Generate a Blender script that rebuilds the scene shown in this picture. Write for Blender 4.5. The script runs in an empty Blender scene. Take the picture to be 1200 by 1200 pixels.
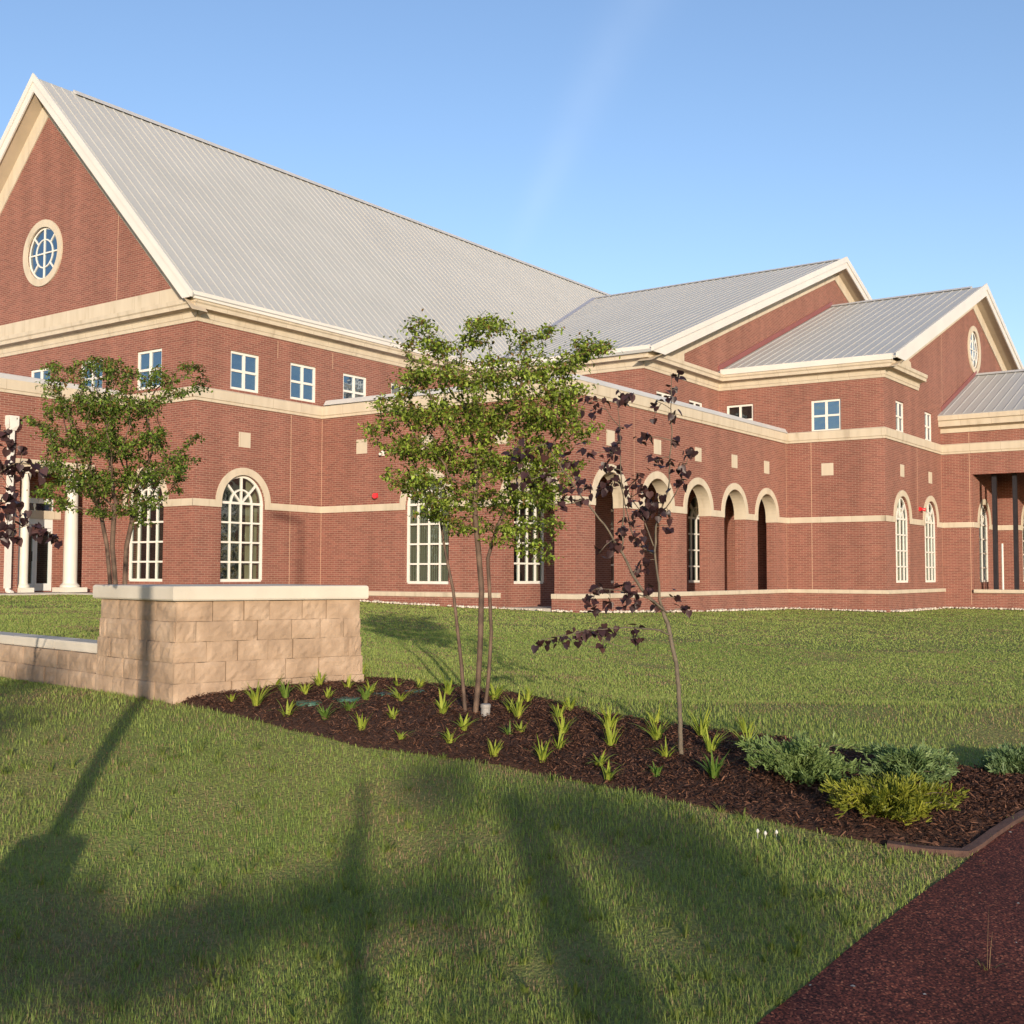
import bpy, math, random
import numpy as np
from mathutils import Vector, Matrix
from mathutils.geometry import tessellate_polygon

R = math.radians
SC = bpy.context.scene
COL = SC.collection
rng = np.random.default_rng(7)
random.seed(7)
Z0 = 1.62                       # eye height; building heights below are given from eye level

# ------------------------------------------------------------------ camera
F = 1369.76
CR = np.array((0.582858, -0.812567, 0.003387))       # camera right / down / forward in world axes
CD = np.array((0.045218, 0.028273, -0.998577))
CF = np.array((0.811315, 0.582182, 0.053222))
cd = bpy.data.cameras.new('camera')
cam = bpy.data.objects.new('camera', cd)
COL.objects.link(cam)
m = Matrix.Identity(4)
for i in range(3):
    m[i][0], m[i][1], m[i][2] = CR[i], -CD[i], -CF[i]
m[2][3] = Z0
cam.matrix_world = m
cd.sensor_width = 36.0
cd.lens = 36.0 * F / 1200.0
cd.clip_start = 0.05
cd.clip_end = 3000
SC.camera = cam

# ------------------------------------------------------------------ sky, sun, exposure
ELEV = R(8.4)
YAW = 0.622427
SB = R(-7.85)                    # bearing the light travels in, from the camera's forward direction
def UD(u, d):                   # lateral / forward (horizontal) -> world x, y
    return (u * math.sin(YAW) + d * math.cos(YAW) if False else d * math.cos(YAW) + u * math.sin(YAW),
            d * math.sin(YAW) - u * math.cos(YAW))
LH = np.array(UD(math.sin(SB), math.cos(SB)))
w = bpy.data.worlds.new('World')
SC.world = w
w.use_nodes = True
nt = w.node_tree
bg = nt.nodes['Background']
sky = nt.nodes.new('ShaderNodeTexSky')
sky.sky_type = 'NISHITA'
sky.sun_disc = False
sky.sun_elevation = ELEV
sky.sun_rotation = math.atan2(-LH[0], -LH[1])
sky.air_density = 1.0
sky.dust_density = 0.6
sky.ozone_density = 2.0
tn = nt.nodes.new('ShaderNodeMix')
tn.data_type = 'RGBA'
tn.blend_type = 'MULTIPLY'
tn.inputs[0].default_value = 1.0
tn.inputs[7].default_value = (0.84, 0.81, 0.90, 1)
nt.links.new(sky.outputs['Color'], tn.inputs[6])
# a faint streak of high cloud
geo = nt.nodes.new('ShaderNodeTexCoord')
def vm(op, a, b=None):
    x = nt.nodes.new('ShaderNodeVectorMath'); x.operation = op
    nt.links.new(a, x.inputs[0]) if hasattr(a, 'links') else setattr(x.inputs[0], 'default_value', a)
    if b is not None:
        nt.links.new(b, x.inputs[1]) if hasattr(b, 'links') else setattr(x.inputs[1], 'default_value', b)
    return x
def mm_(op, a, b=None, c=None):
    x = nt.nodes.new('ShaderNodeMath'); x.operation = op
    for i, q in enumerate((a, b, c)):
        if q is None: continue
        if hasattr(q, 'links'): nt.links.new(q, x.inputs[i])
        else: x.inputs[i].default_value = q
    return x.outputs[0]
def vdir(px, py):
    v = CF + CR * (px - 600) / F + CD * (py - 600) / F
    return v / np.linalg.norm(v)
q0, q1, q2 = vdir(765, -30), vdir(672, 150), vdir(605, 290)
nrm_ = np.cross(q0, q2); nrm_ /= np.linalg.norm(nrm_)
bow = float(q1 @ nrm_)
dirn = vm('NORMALIZE', geo.outputs['Generated'])
cen = (q0 + q2); cen /= np.linalg.norm(cen)
tng = q2 - q0; tng /= np.linalg.norm(tng)
along = vm('DOT_PRODUCT', dirn.outputs['Vector'], tuple(tng)).outputs['Value']
across = vm('DOT_PRODUCT', dirn.outputs['Vector'], tuple(nrm_)).outputs['Value']
a0_ = float(cen @ tng)
hl = float((q2 - cen) @ tng)
tt = mm_('DIVIDE', mm_('SUBTRACT', along, a0_), hl)
off_ = mm_('SUBTRACT', across, mm_('MULTIPLY', mm_('SUBTRACT', 1.0, mm_('MULTIPLY', tt, tt)), bow))
cn = nt.nodes.new('ShaderNodeTexNoise'); cn.inputs['Scale'].default_value = 14; cn.inputs['Detail'].default_value = 6
nt.links.new(geo.outputs['Generated'], cn.inputs['Vector'])
wd_ = mm_('ADD', 0.010, mm_('MULTIPLY', mm_('SUBTRACT', 1.0, tt), 0.007))
g_ = mm_('DIVIDE', off_, wd_)
gs = mm_('POWER', 2.718, mm_('MULTIPLY', mm_('MULTIPLY', g_, g_), -1.0))
fade = mm_('MINIMUM', mm_('MAXIMUM', mm_('MULTIPLY', mm_('SUBTRACT', 1.25, tt), 1.6), 0.0), 1.0)
st = mm_('MULTIPLY', mm_('MULTIPLY', gs, fade), mm_('MULTIPLY', cn.outputs['Fac'], 0.085))
cl = nt.nodes.new('ShaderNodeMix'); cl.data_type = 'RGBA'; cl.blend_type = 'MIX'
nt.links.new(st, cl.inputs[0])
nt.links.new(tn.outputs[2], cl.inputs[6])
cl.inputs[7].default_value = (4.2, 4.4, 4.9, 1)
nt.links.new(cl.outputs[2], bg.inputs['Color'])
bg.inputs['Strength'].default_value = 0.15

sd = bpy.data.lights.new('sun', 'SUN')
sd.energy = 3.0
sd.angle = R(0.53)
sd.color = (1.0, 0.84, 0.66)
sun = bpy.data.objects.new('sun', sd)
COL.objects.link(sun)
ld = Vector((LH[0] * math.cos(ELEV), LH[1] * math.cos(ELEV), -math.sin(ELEV)))
sun.rotation_euler = ld.to_track_quat('-Z', 'Y').to_euler()
sun.location = (-30, -30, 30)

SC.view_settings.view_transform = 'Standard'
SC.view_settings.look = 'None'
SC.view_settings.gamma = 1.0
SC.view_settings.exposure = 1.0
SC.cycles.max_bounces = 6
SC.cycles.transparent_max_bounces = 8
SC.cycles.use_adaptive_sampling = True

# ------------------------------------------------------------------ materials
def mat(name):
    mt = bpy.data.materials.new(name)
    mt.use_nodes = True
    n = mt.node_tree.nodes
    return mt, n, mt.node_tree.links, n['Principled BSDF']

def N(nodes, kind, **kw):
    x = nodes.new(kind)
    for k, v in kw.items():
        if k.startswith('i_'):
            x.inputs[k[2:]].default_value = v
        else:
            setattr(x, k, v)
    return x

def noise_mat(name, c1, c2, scale=8.0, rough=0.7, detail=5.0, bump=0.0, c3=None, spec=0.3, bscale=None, metal=0.0):
    mt, n, l, p = mat(name)
    g = N(n, 'ShaderNodeNewGeometry')
    nz = N(n, 'ShaderNodeTexNoise')
    nz.inputs['Scale'].default_value = scale
    nz.inputs['Detail'].default_value = detail
    l.new(g.outputs['Position'], nz.inputs['Vector'])
    cr = N(n, 'ShaderNodeValToRGB')
    cr.color_ramp.elements[0].position = 0.3
    cr.color_ramp.elements[1].position = 0.7
    cr.color_ramp.elements[0].color = (*c1, 1)
    cr.color_ramp.elements[1].color = (*c2, 1)
    if c3:
        e = cr.color_ramp.elements.new(0.52)
        e.color = (*c3, 1)
    l.new(nz.outputs['Fac'], cr.inputs['Fac'])
    l.new(cr.outputs['Color'], p.inputs['Base Color'])
    p.inputs['Roughness'].default_value = rough
    p.inputs['Metallic'].default_value = metal
    p.inputs['Specular IOR Level'].default_value = spec
    if bump:
        nb = N(n, 'ShaderNodeTexNoise')
        nb.inputs['Scale'].default_value = bscale or scale * 4
        nb.inputs['Detail'].default_value = 6
        l.new(g.outputs['Position'], nb.inputs['Vector'])
        b = N(n, 'ShaderNodeBump')
        b.inputs['Strength'].default_value = 1.0
        b.inputs['Distance'].default_value = bump
        l.new(nb.outputs['Fac'], b.inputs['Height'])
        l.new(b.outputs['Normal'], p.inputs['Normal'])
    return mt

def brick_mat(name):
    mt, n, l, p = mat(name)
    g = N(n, 'ShaderNodeNewGeometry')
    sp = N(n, 'ShaderNodeSeparateXYZ')
    l.new(g.outputs['Position'], sp.inputs[0])
    sn = N(n, 'ShaderNodeSeparateXYZ')
    l.new(g.outputs['True Normal'], sn.inputs[0])
    ab = N(n, 'ShaderNodeMath', operation='ABSOLUTE')
    l.new(sn.outputs['X'], ab.inputs[0])
    gt = N(n, 'ShaderNodeMath', operation='GREATER_THAN')
    gt.inputs[1].default_value = 0.5
    l.new(ab.outputs[0], gt.inputs[0])
    mx = N(n, 'ShaderNodeMix', data_type='FLOAT')
    l.new(gt.outputs[0], mx.inputs[0])
    l.new(sp.outputs['X'], mx.inputs[2])
    l.new(sp.outputs['Y'], mx.inputs[3])
    cb = N(n, 'ShaderNodeCombineXYZ')
    l.new(mx.outputs[0], cb.inputs['X'])
    l.new(sp.outputs['Z'], cb.inputs['Y'])
    br = N(n, 'ShaderNodeTexBrick')
    br.offset = 0.5
    br.inputs['Color1'].default_value = (0.182, 0.070, 0.053, 1)
    br.inputs['Color2'].default_value = (0.250, 0.096, 0.071, 1)
    br.inputs['Mortar'].default_value = (0.33, 0.225, 0.17, 1)
    br.inputs['Scale'].default_value = 1.0
    br.inputs['Mortar Size'].default_value = 0.0065
    br.inputs['Mortar Smooth'].default_value = 0.2
    br.inputs['Bias'].default_value = -0.1
    br.inputs['Brick Width'].default_value = 0.244
    br.inputs['Row Height'].default_value = 0.0677
    l.new(cb.outputs[0], br.inputs['Vector'])
    nz = N(n, 'ShaderNodeTexNoise')
    nz.inputs['Scale'].default_value = 0.9
    nz.inputs['Detail'].default_value = 4
    cr = N(n, 'ShaderNodeMapRange')
    cr.inputs['From Min'].default_value = 0.3
    cr.inputs['From Max'].default_value = 0.7
    cr.inputs['To Min'].default_value = 0.87
    cr.inputs['To Max'].default_value = 1.10
    mpg = N(n, 'ShaderNodeMapping')
    mpg.inputs['Scale'].default_value = (1.6, 1.6, 0.16)
    l.new(g.outputs['Position'], mpg.inputs['Vector'])
    l.new(mpg.outputs[0], nz.inputs['Vector'])
    l.new(nz.outputs['Fac'], cr.inputs['Value'])
    mul = N(n, 'ShaderNodeMix', data_type='RGBA', blend_type='MULTIPLY')
    mul.inputs[0].default_value = 1.0
    l.new(br.outputs['Color'], mul.inputs[6])
    l.new(cr.outputs[0], mul.inputs[7])
    l.new(mul.outputs[2], p.inputs['Base Color'])
    p.inputs['Roughness'].default_value = 0.85
    p.inputs['Specular IOR Level'].default_value = 0.2
    b = N(n, 'ShaderNodeBump', invert=True)
    b.inputs['Strength'].default_value = 0.5
    b.inputs['Distance'].default_value = 0.006
    l.new(br.outputs['Fac'], b.inputs['Height'])
    l.new(b.outputs['Normal'], p.inputs['Normal'])
    return mt

def attr_leaf_mat(name, trans=0.35, rough=0.5, spec=0.3, tint=(1.3, 1.35, 0.6)):
    mt, n, l, p = mat(name)
    a = N(n, 'ShaderNodeAttribute', attribute_name='Col')
    l.new(a.outputs['Color'], p.inputs['Base Color'])
    p.inputs['Roughness'].default_value = rough
    p.inputs['Specular IOR Level'].default_value = spec
    tr = N(n, 'ShaderNodeBsdfTranslucent')
    mm = N(n, 'ShaderNodeMix', data_type='RGBA', blend_type='MULTIPLY')
    mm.inputs[0].default_value = 1.0
    l.new(a.outputs['Color'], mm.inputs[6])
    mm.inputs[7].default_value = (*tint, 1)
    l.new(mm.outputs[2], tr.inputs['Color'])
    ms = N(n, 'ShaderNodeMixShader')
    ms.inputs[0].default_value = trans
    l.new(p.outputs[0], ms.inputs[1])
    l.new(tr.outputs[0], ms.inputs[2])
    l.new(ms.outputs[0], n['Material Output'].inputs['Surface'])
    return mt

def glass_mat(name, refl, see, dark=(0.012, 0.015, 0.014)):
    mt, n, l, p = mat(name)
    p.inputs['Base Color'].default_value = (*dark, 1)
    p.inputs['Roughness'].default_value = 0.05
    tp = N(n, 'ShaderNodeBsdfTransparent')
    tp.inputs['Color'].default_value = (0.72, 0.80, 0.74, 1)
    m1 = N(n, 'ShaderNodeMixShader')
    m1.inputs[0].default_value = see
    l.new(p.outputs[0], m1.inputs[1])
    l.new(tp.outputs[0], m1.inputs[2])
    gl = N(n, 'ShaderNodeBsdfGlossy')
    gl.inputs['Roughness'].default_value = 0.02
    gl.inputs['Color'].default_value = (0.72, 0.86, 1, 1)
    gg = N(n, 'ShaderNodeNewGeometry'); gn = N(n, 'ShaderNodeTexNoise'); gn.inputs['Scale'].default_value = 1.7
    l.new(gg.outputs['Position'], gn.inputs['Vector'])
    gb = N(n, 'ShaderNodeBump'); gb.inputs['Strength'].default_value = 0.6; gb.inputs['Distance'].default_value = 0.03
    l.new(gn.outputs['Fac'], gb.inputs['Height']); l.new(gb.outputs['Normal'], gl.inputs['Normal'])
    m2 = N(n, 'ShaderNodeMixShader')
    m2.inputs[0].default_value = refl
    l.new(m1.outputs[0], m2.inputs[1])
    l.new(gl.outputs[0], m2.inputs[2])
    l.new(m2.outputs[0], n['Material Output'].inputs['Surface'])
    return mt

M = {}
M['brick'] = brick_mat('red_brick')
def stone_mat(name, joints):
    mt, n, l, p = mat(name)
    g = N(n, 'ShaderNodeNewGeometry')
    mp = N(n, 'ShaderNodeMapping'); mp.inputs['Scale'].default_value = (2.2, 2.2, 0.5)
    l.new(g.outputs['Position'], mp.inputs['Vector'])
    nz = N(n, 'ShaderNodeTexNoise'); nz.inputs['Scale'].default_value = 1.4; nz.inputs['Detail'].default_value = 8
    l.new(mp.outputs[0], nz.inputs['Vector'])
    cr = N(n, 'ShaderNodeValToRGB')
    e = cr.color_ramp.elements
    e[0].position, e[0].color = .28, (0.38, 0.325, 0.245, 1)
    e[1].position, e[1].color = .62, (0.51, 0.45, 0.35, 1)
    x = e.new(.40); x.color = (0.465, 0.405, 0.31, 1)
    l.new(nz.outputs['Fac'], cr.inputs['Fac'])
    out = cr.outputs[0]
    if joints:
        sp = N(n, 'ShaderNodeSeparateXYZ'); l.new(g.outputs['Position'], sp.inputs[0])
        ad = N(n, 'ShaderNodeMath', operation='ADD'); l.new(sp.outputs['X'], ad.inputs[0]); l.new(sp.outputs['Y'], ad.inputs[1])
        md = N(n, 'ShaderNodeMath', operation='PINGPONG'); l.new(ad.outputs[0], md.inputs[0]); md.inputs[1].default_value = 0.61
        lt = N(n, 'ShaderNodeMath', operation='LESS_THAN'); l.new(md.outputs[0], lt.inputs[0]); lt.inputs[1].default_value = 0.006
        mx = N(n, 'ShaderNodeMix', data_type='RGBA'); l.new(lt.outputs[0], mx.inputs[0]); l.new(out, mx.inputs[6]); mx.inputs[7].default_value = (0.33, 0.26, 0.185, 1)
        out = mx.outputs[2]
    l.new(out, p.inputs['Base Color'])
    p.inputs['Roughness'].default_value = 0.85
    p.inputs['Specular IOR Level'].default_value = 0.2
    return mt
M['stone'] = stone_mat('cast_stone', True)
M['stone_ring'] = stone_mat('cast_stone_plain', False)
M['trim'] = noise_mat('soffit_tan', (0.42, 0.35, 0.255), (0.47, 0.39, 0.29), 2.0, 0.7)
M['fascia'] = noise_mat('white_metal', (0.58, 0.56, 0.52), (0.63, 0.61, 0.565), 1.0, 0.45)
M['roof'] = noise_mat('roof_metal', (0.385, 0.39, 0.375), (0.415, 0.42, 0.405), 0.5, 0.5, metal=0.0, spec=0.4)
M['coping'] = noise_mat('coping_metal', (0.42, 0.42, 0.41), (0.48, 0.48, 0.47), 1.0, 0.5)
M['flash'] = noise_mat('red_flashing', (0.20, 0.075, 0.072), (0.23, 0.085, 0.08), 2.0, 0.5)
M['valley'] = noise_mat('valley_metal', (0.30, 0.31, 0.36), (0.34, 0.35, 0.40), 2.0, 0.4)
M['frame'] = noise_mat('white_window_frame', (0.62, 0.605, 0.55), (0.68, 0.665, 0.61), 2.0, 0.4)
M['joint'] = noise_mat('sealant', (0.42, 0.27, 0.18), (0.47, 0.31, 0.21), 3.0, 0.8)
M['glass_up'] = glass_mat('upper_glass', 0.30, 0.10, (0.015, 0.035, 0.06))
M['glass_lo'] = glass_mat('lower_glass', 0.10, 0.72)
M['curtain'] = noise_mat('curtain', (0.34, 0.30, 0.20), (0.42, 0.38, 0.27), 4, 0.9)
M['blind_or_backing'] = noise_mat('blind_or_backing', (0.30, 0.32, 0.24), (0.35, 0.37, 0.28), 3, 0.8)
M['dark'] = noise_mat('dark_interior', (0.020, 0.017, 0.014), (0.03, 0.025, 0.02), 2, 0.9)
M['inner'] = noise_mat('interior_floor', (0.08, 0.065, 0.05), (0.11, 0.09, 0.07), 2, 0.7)
M['steel'] = noise_mat('dark_steel', (0.016, 0.014, 0.017), (0.024, 0.021, 0.024), 4, 0.5)
M['column'] = noise_mat('white_column', (0.54, 0.51, 0.44), (0.60, 0.57, 0.50), 2, 0.5)
M['door'] = noise_mat('door_frame', (0.60, 0.62, 0.60), (0.66, 0.68, 0.66), 2, 0.4)
M['red'] = noise_mat('red_plastic', (0.55, 0.02, 0.03), (0.62, 0.03, 0.04), 6, 0.35)
M['concrete'] = noise_mat('concrete', (0.36, 0.33, 0.28), (0.46, 0.43, 0.37), 3, 0.85, 8, 0.002)
M['cap'] = noise_mat('cast_cap', (0.44, 0.405, 0.34), (0.55, 0.51, 0.435), 2.2, 0.8, 8, 0.002, bscale=60)
M['block'] = noise_mat('split_block', (0.25, 0.178, 0.122), (0.40, 0.298, 0.215), 5, 0.9, 12, 0.008, (0.325, 0.235, 0.163), bscale=22)
M['mulch'] = noise_mat('mulch_bed', (0.028, 0.013, 0.008), (0.085, 0.038, 0.022), 40, 0.95, 8, 0.02, bscale=60)
M['chip'] = attr_leaf_mat('bark_chips', 0.0, 0.9, 0.1)
M['path_old'] = noise_mat('red_rubber', (0.022, 0.008, 0.007), (0.21, 0.062, 0.046), 105, 0.9, 3, 0.008, (0.075, 0.024, 0.020), bscale=110, spec=0.1)
M['kerb'] = noise_mat('brown_edging', (0.060, 0.033, 0.026), (0.10, 0.056, 0.043), 14, 0.85, 8, 0.004)
M['lid'] = noise_mat('green_plastic', (0.03, 0.09, 0.06), (0.04, 0.11, 0.075), 9, 0.5)
M['bark_m'] = noise_mat('myrtle_bark', (0.055, 0.035, 0.026), (0.15, 0.10, 0.07), 10, 0.7, 6, 0.003)
M['bark_g'] = noise_mat('redbud_bark', (0.075, 0.062, 0.046), (0.15, 0.122, 0.088), 18, 0.8, 6, 0.003)
M['leaf'] = attr_leaf_mat('leaf', 0.28, 0.5, 0.3, (1.6, 1.6, 0.7))
M['purple'] = attr_leaf_mat('purple_leaf', 0.18, 0.45, 0.4, (1.3, 0.8, 0.9))
M['grass'] = attr_leaf_mat('grass_blade', 0.27, 0.6, 0.2, (1.5, 1.5, 0.8))
M['guard'] = noise_mat('pale_guard', (0.20, 0.19, 0.18), (0.30, 0.285, 0.265), 8, 0.6)
M['pebble'] = attr_leaf_mat('pebble', 0.0, 0.8, 0.2)
M['petal'] = noise_mat('white_petal', (0.50, 0.50, 0.46), (0.58, 0.58, 0.54), 4, 0.7)
M['post'] = noise_mat('lamp_metal', (0.05, 0.05, 0.05), (0.07, 0.065, 0.06), 4, 0.5)

def path_mat():
    mt, n, l, p = mat('red_rubber_crumb')
    g = N(n, 'ShaderNodeNewGeometry')
    v = N(n, 'ShaderNodeTexVoronoi'); v.inputs['Scale'].default_value = 130
    l.new(g.outputs['Position'], v.inputs['Vector'])
    sp = N(n, 'ShaderNodeSeparateColor'); l.new(v.outputs['Color'], sp.inputs[0])
    cr = N(n, 'ShaderNodeValToRGB')
    e = cr.color_ramp.elements
    e[0].position, e[0].color = .0, (0.020, 0.009, 0.008, 1)
    e[1].position, e[1].color = 1.0, (0.34, 0.13, 0.075, 1)
    for ps, c_ in ((.35, (0.062, 0.020, 0.016, 1)), (.75, (0.125, 0.037, 0.026, 1)), (.93, (0.20, 0.058, 0.036, 1))):
        x = e.new(ps); x.color = c_
    l.new(sp.outputs[0], cr.inputs['Fac'])
    nz = N(n, 'ShaderNodeTexNoise'); nz.inputs['Scale'].default_value = 1.6; nz.inputs['Detail'].default_value = 6
    l.new(g.outputs['Position'], nz.inputs['Vector'])
    mr = N(n, 'ShaderNodeMapRange'); mr.inputs['From Min'].default_value = .3; mr.inputs['From Max'].default_value = .7; mr.inputs['To Min'].default_value = .72; mr.inputs['To Max'].default_value = 1.2
    l.new(nz.outputs['Fac'], mr.inputs['Value'])
    mu = N(n, 'ShaderNodeMix', data_type='RGBA', blend_type='MULTIPLY'); mu.inputs[0].default_value = 1
    l.new(cr.outputs[0], mu.inputs[6]); l.new(mr.outputs[0], mu.inputs[7])
    l.new(mu.outputs[2], p.inputs['Base Color'])
    p.inputs['Roughness'].default_value = .85; p.inputs['Specular IOR Level'].default_value = .15
    b = N(n, 'ShaderNodeBump'); b.inputs['Distance'].default_value = .006; b.inputs['Strength'].default_value = 1
    l.new(sp.outputs[1], b.inputs['Height']); l.new(b.outputs['Normal'], p.inputs['Normal'])
    return mt
M['path'] = path_mat()

def lawn_mat():
    mt, n, l, p = mat('lawn')
    g = N(n, 'ShaderNodeNewGeometry')
    n1 = N(n, 'ShaderNodeTexNoise'); n1.inputs['Scale'].default_value = 0.8; n1.inputs['Detail'].default_value = 6
    n2 = N(n, 'ShaderNodeTexNoise'); n2.inputs['Scale'].default_value = 45; n2.inputs['Detail'].default_value = 5
    l.new(g.outputs['Position'], n1.inputs['Vector']); l.new(g.outputs['Position'], n2.inputs['Vector'])
    c1 = N(n, 'ShaderNodeValToRGB')
    e = c1.color_ramp.elements
    e[0].position, e[0].color = 0.30, (0.21, 0.19, 0.075, 1)
    e[1].position, e[1].color = 0.68, (0.185, 0.22, 0.065, 1)
    l.new(n1.outputs['Fac'], c1.inputs['Fac'])
    c2 = N(n, 'ShaderNodeMapRange')
    c2.inputs['From Min'].default_value = 0.25; c2.inputs['From Max'].default_value = 0.75
    c2.inputs['To Min'].default_value = 0.75; c2.inputs['To Max'].default_value = 1.25
    l.new(n2.outputs['Fac'], c2.inputs['Value'])
    mu = N(n, 'ShaderNodeMix', data_type='RGBA', blend_type='MULTIPLY'); mu.inputs[0].default_value = 1
    l.new(c1.outputs[0], mu.inputs[6]); l.new(c2.outputs[0], mu.inputs[7])
    l.new(mu.outputs[2], p.inputs['Base Color'])
    p.inputs['Roughness'].default_value = 1.0
    p.inputs['Specular IOR Level'].default_value = 0.05
    b = N(n, 'ShaderNodeBump'); b.inputs['Distance'].default_value = 0.02; b.inputs['Strength'].default_value = 1
    l.new(n2.outputs['Fac'], b.inputs['Height']); l.new(b.outputs['Normal'], p.inputs['Normal'])
    return mt
M['lawn'] = lawn_mat()

# ------------------------------------------------------------------ object helpers
def tag(o, label=None, cat=None, group=None, kind=None):
    if label: o['label'] = label
    if cat: o['category'] = cat
    if group: o['group'] = group
    if kind: o['kind'] = kind
    return o

def empty(name, loc, rz=0.0):
    o = bpy.data.objects.new(name, None)
    o.empty_display_size = 0.2
    COL.objects.link(o)
    o.location = loc
    o.rotation_euler = (0, 0, rz)
    return o

class MB:
    """collects geometry; build() links it as ONE mesh object (world coordinates, origin at parent)"""
    def __init__(s):
        s.v, s.f, s.c = [], [], []
    def add(s, vs, fs, col=None):
        b = len(s.v)
        s.v += [tuple(map(float, q)) for q in vs]
        for f in fs:
            s.f.append([b + i for i in f])
            if col is not None: s.c.append(col)
    def box(s, x0, x1, y0, y1, z0, z1):
        s.add([(x0, y0, z0), (x1, y0, z0), (x1, y1, z0), (x0, y1, z0), (x0, y0, z1), (x1, y0, z1), (x1, y1, z1), (x0, y1, z1)],
              [(3, 2, 1, 0), (4, 5, 6, 7), (0, 1, 5, 4), (1, 2, 6, 5), (2, 3, 7, 6), (3, 0, 4, 7)])
    def bar(s, a, b, wx, up):                    # bar a->b, full width wx across, height vector up
        a, b, up = Vector(a), Vector(b), Vector(up)
        d = (b - a).normalized()
        sd_ = d.cross(up).normalized() * (wx / 2)
        vs = [a - sd_, a + sd_, a + sd_ + up, a - sd_ + up, b - sd_, b + sd_, b + sd_ + up, b - sd_ + up]
        s.add(vs, [(0, 1, 2, 3), (7, 6, 5, 4), (0, 4, 5, 1), (1, 5, 6, 2), (2, 6, 7, 3), (3, 7, 4, 0)])
    def prism(s, poly, vec):                     # extrude polygon by a vector
        n = len(poly)
        vec = Vector(vec)
        a = [Vector(q) for q in poly]
        vs = a + [q + vec for q in a]
        s.add(vs, [list(range(n))[::-1], list(range(n, 2 * n))] + [(i, (i + 1) % n, n + (i + 1) % n, n + i) for i in range(n)])
    def tube(s, pts, rad, k=6, cap=True):
        pts = [Vector(q) for q in pts]
        rings = []
        pn = None
        for i, q in enumerate(pts):
            d = (pts[min(i + 1, len(pts) - 1)] - pts[max(i - 1, 0)])
            if d.length < 1e-9: d = Vector((0, 0, 1))
            d.normalize()
            if pn is None:
                pn = d.orthogonal().normalized()
            pn = (pn - d * pn.dot(d))
            if pn.length < 1e-6: pn = d.orthogonal()
            pn.normalize()
            bn = d.cross(pn)
            r = rad[i] if hasattr(rad, '__len__') else rad
            rings.append([q + (pn * math.cos(6.28319 * j / k) + bn * math.sin(6.28319 * j / k)) * r for j in range(k)])
        vs = [v for r_ in rings for v in r_]
        fs = [(i * k + j, i * k + (j + 1) % k, (i + 1) * k + (j + 1) % k, (i + 1) * k + j) for i in range(len(pts) - 1) for j in range(k)]
        if cap:
            fs += [list(range(k))[::-1], [(len(pts) - 1) * k + j for j in range(k)]]
        s.add(vs, fs)
    def lathe(s, c, prof, k=24):                 # prof: (radius, z)
        vs = [(c[0] + r * math.cos(6.28319 * j / k), c[1] + r * math.sin(6.28319 * j / k), z) for r, z in prof for j in range(k)]
        fs = [(i * k + j, i * k + (j + 1) % k, (i + 1) * k + (j + 1) % k, (i + 1) * k + j) for i in range(len(prof) - 1) for j in range(k)]
        fs += [list(range(k))[::-1], [(len(prof) - 1) * k + j for j in range(k)]]
        s.add(vs, fs)
    def build(s, name, material, parent=None, smooth=False, dz=0.0):
        me = bpy.data.meshes.new(name)
        off = Vector((0, 0, dz))
        if parent is not None:
            off = off - wloc(parent)
        me.from_pydata([(x + off.x, y + off.y, z + off.z) for x, y, z in s.v], [], s.f)
        me.materials.append(material)
        if s.c and len(s.c) == len(s.f):
            col_attr(me, np.array(s.c))
        if smooth:
            me.polygons.foreach_set('use_smooth', [True] * len(me.polygons))
        o = bpy.data.objects.new(name, me)
        COL.objects.link(o)
        if parent is not None:
            o.parent = parent
        return o

def wloc(o):
    v = Vector(o.location)
    while o.parent is not None:
        o = o.parent
        v = v + Vector(o.location)
    return v

def col_attr(me, per_face):
    a = me.color_attributes.new('Col', 'FLOAT_COLOR', 'CORNER')
    tot = np.empty(len(me.polygons), dtype=np.int32)
    me.polygons.foreach_get('loop_total', tot)
    c = np.repeat(np.c_[per_face, np.ones(len(per_face))], tot, axis=0)
    a.data.foreach_set('color', c.astype(np.float32).ravel())

def fast_mesh(name, verts, tris, cols, material, parent=None, off=None):
    """verts (n,3), tris (m,3), per-triangle colour (m,3)"""
    verts = np.asarray(verts, np.float32)
    if off is not None: verts = verts - np.asarray(off, np.float32)
    tris = np.asarray(tris, np.int32)
    me = bpy.data.meshes.new(name)
    me.vertices.add(len(verts)); me.vertices.foreach_set('co', verts.ravel())
    me.loops.add(tris.size); me.loops.foreach_set('vertex_index', tris.ravel())
    me.polygons.add(len(tris))
    me.polygons.foreach_set('loop_start', np.arange(0, tris.size, 3, dtype=np.int32))
    me.polygons.foreach_set('loop_total', np.full(len(tris), 3, dtype=np.int32))
    me.update(calc_edges=True)
    me.materials.append(material)
    a = me.color_attributes.new('Col', 'FLOAT_COLOR', 'CORNER')
    c = np.repeat(np.c_[cols, np.ones(len(cols))], 3, axis=0)
    a.data.foreach_set('color', c.astype(np.float32).ravel())
    o = bpy.data.objects.new(name, me)
    COL.objects.link(o)
    if parent is not None: o.parent = parent
    return o

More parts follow.
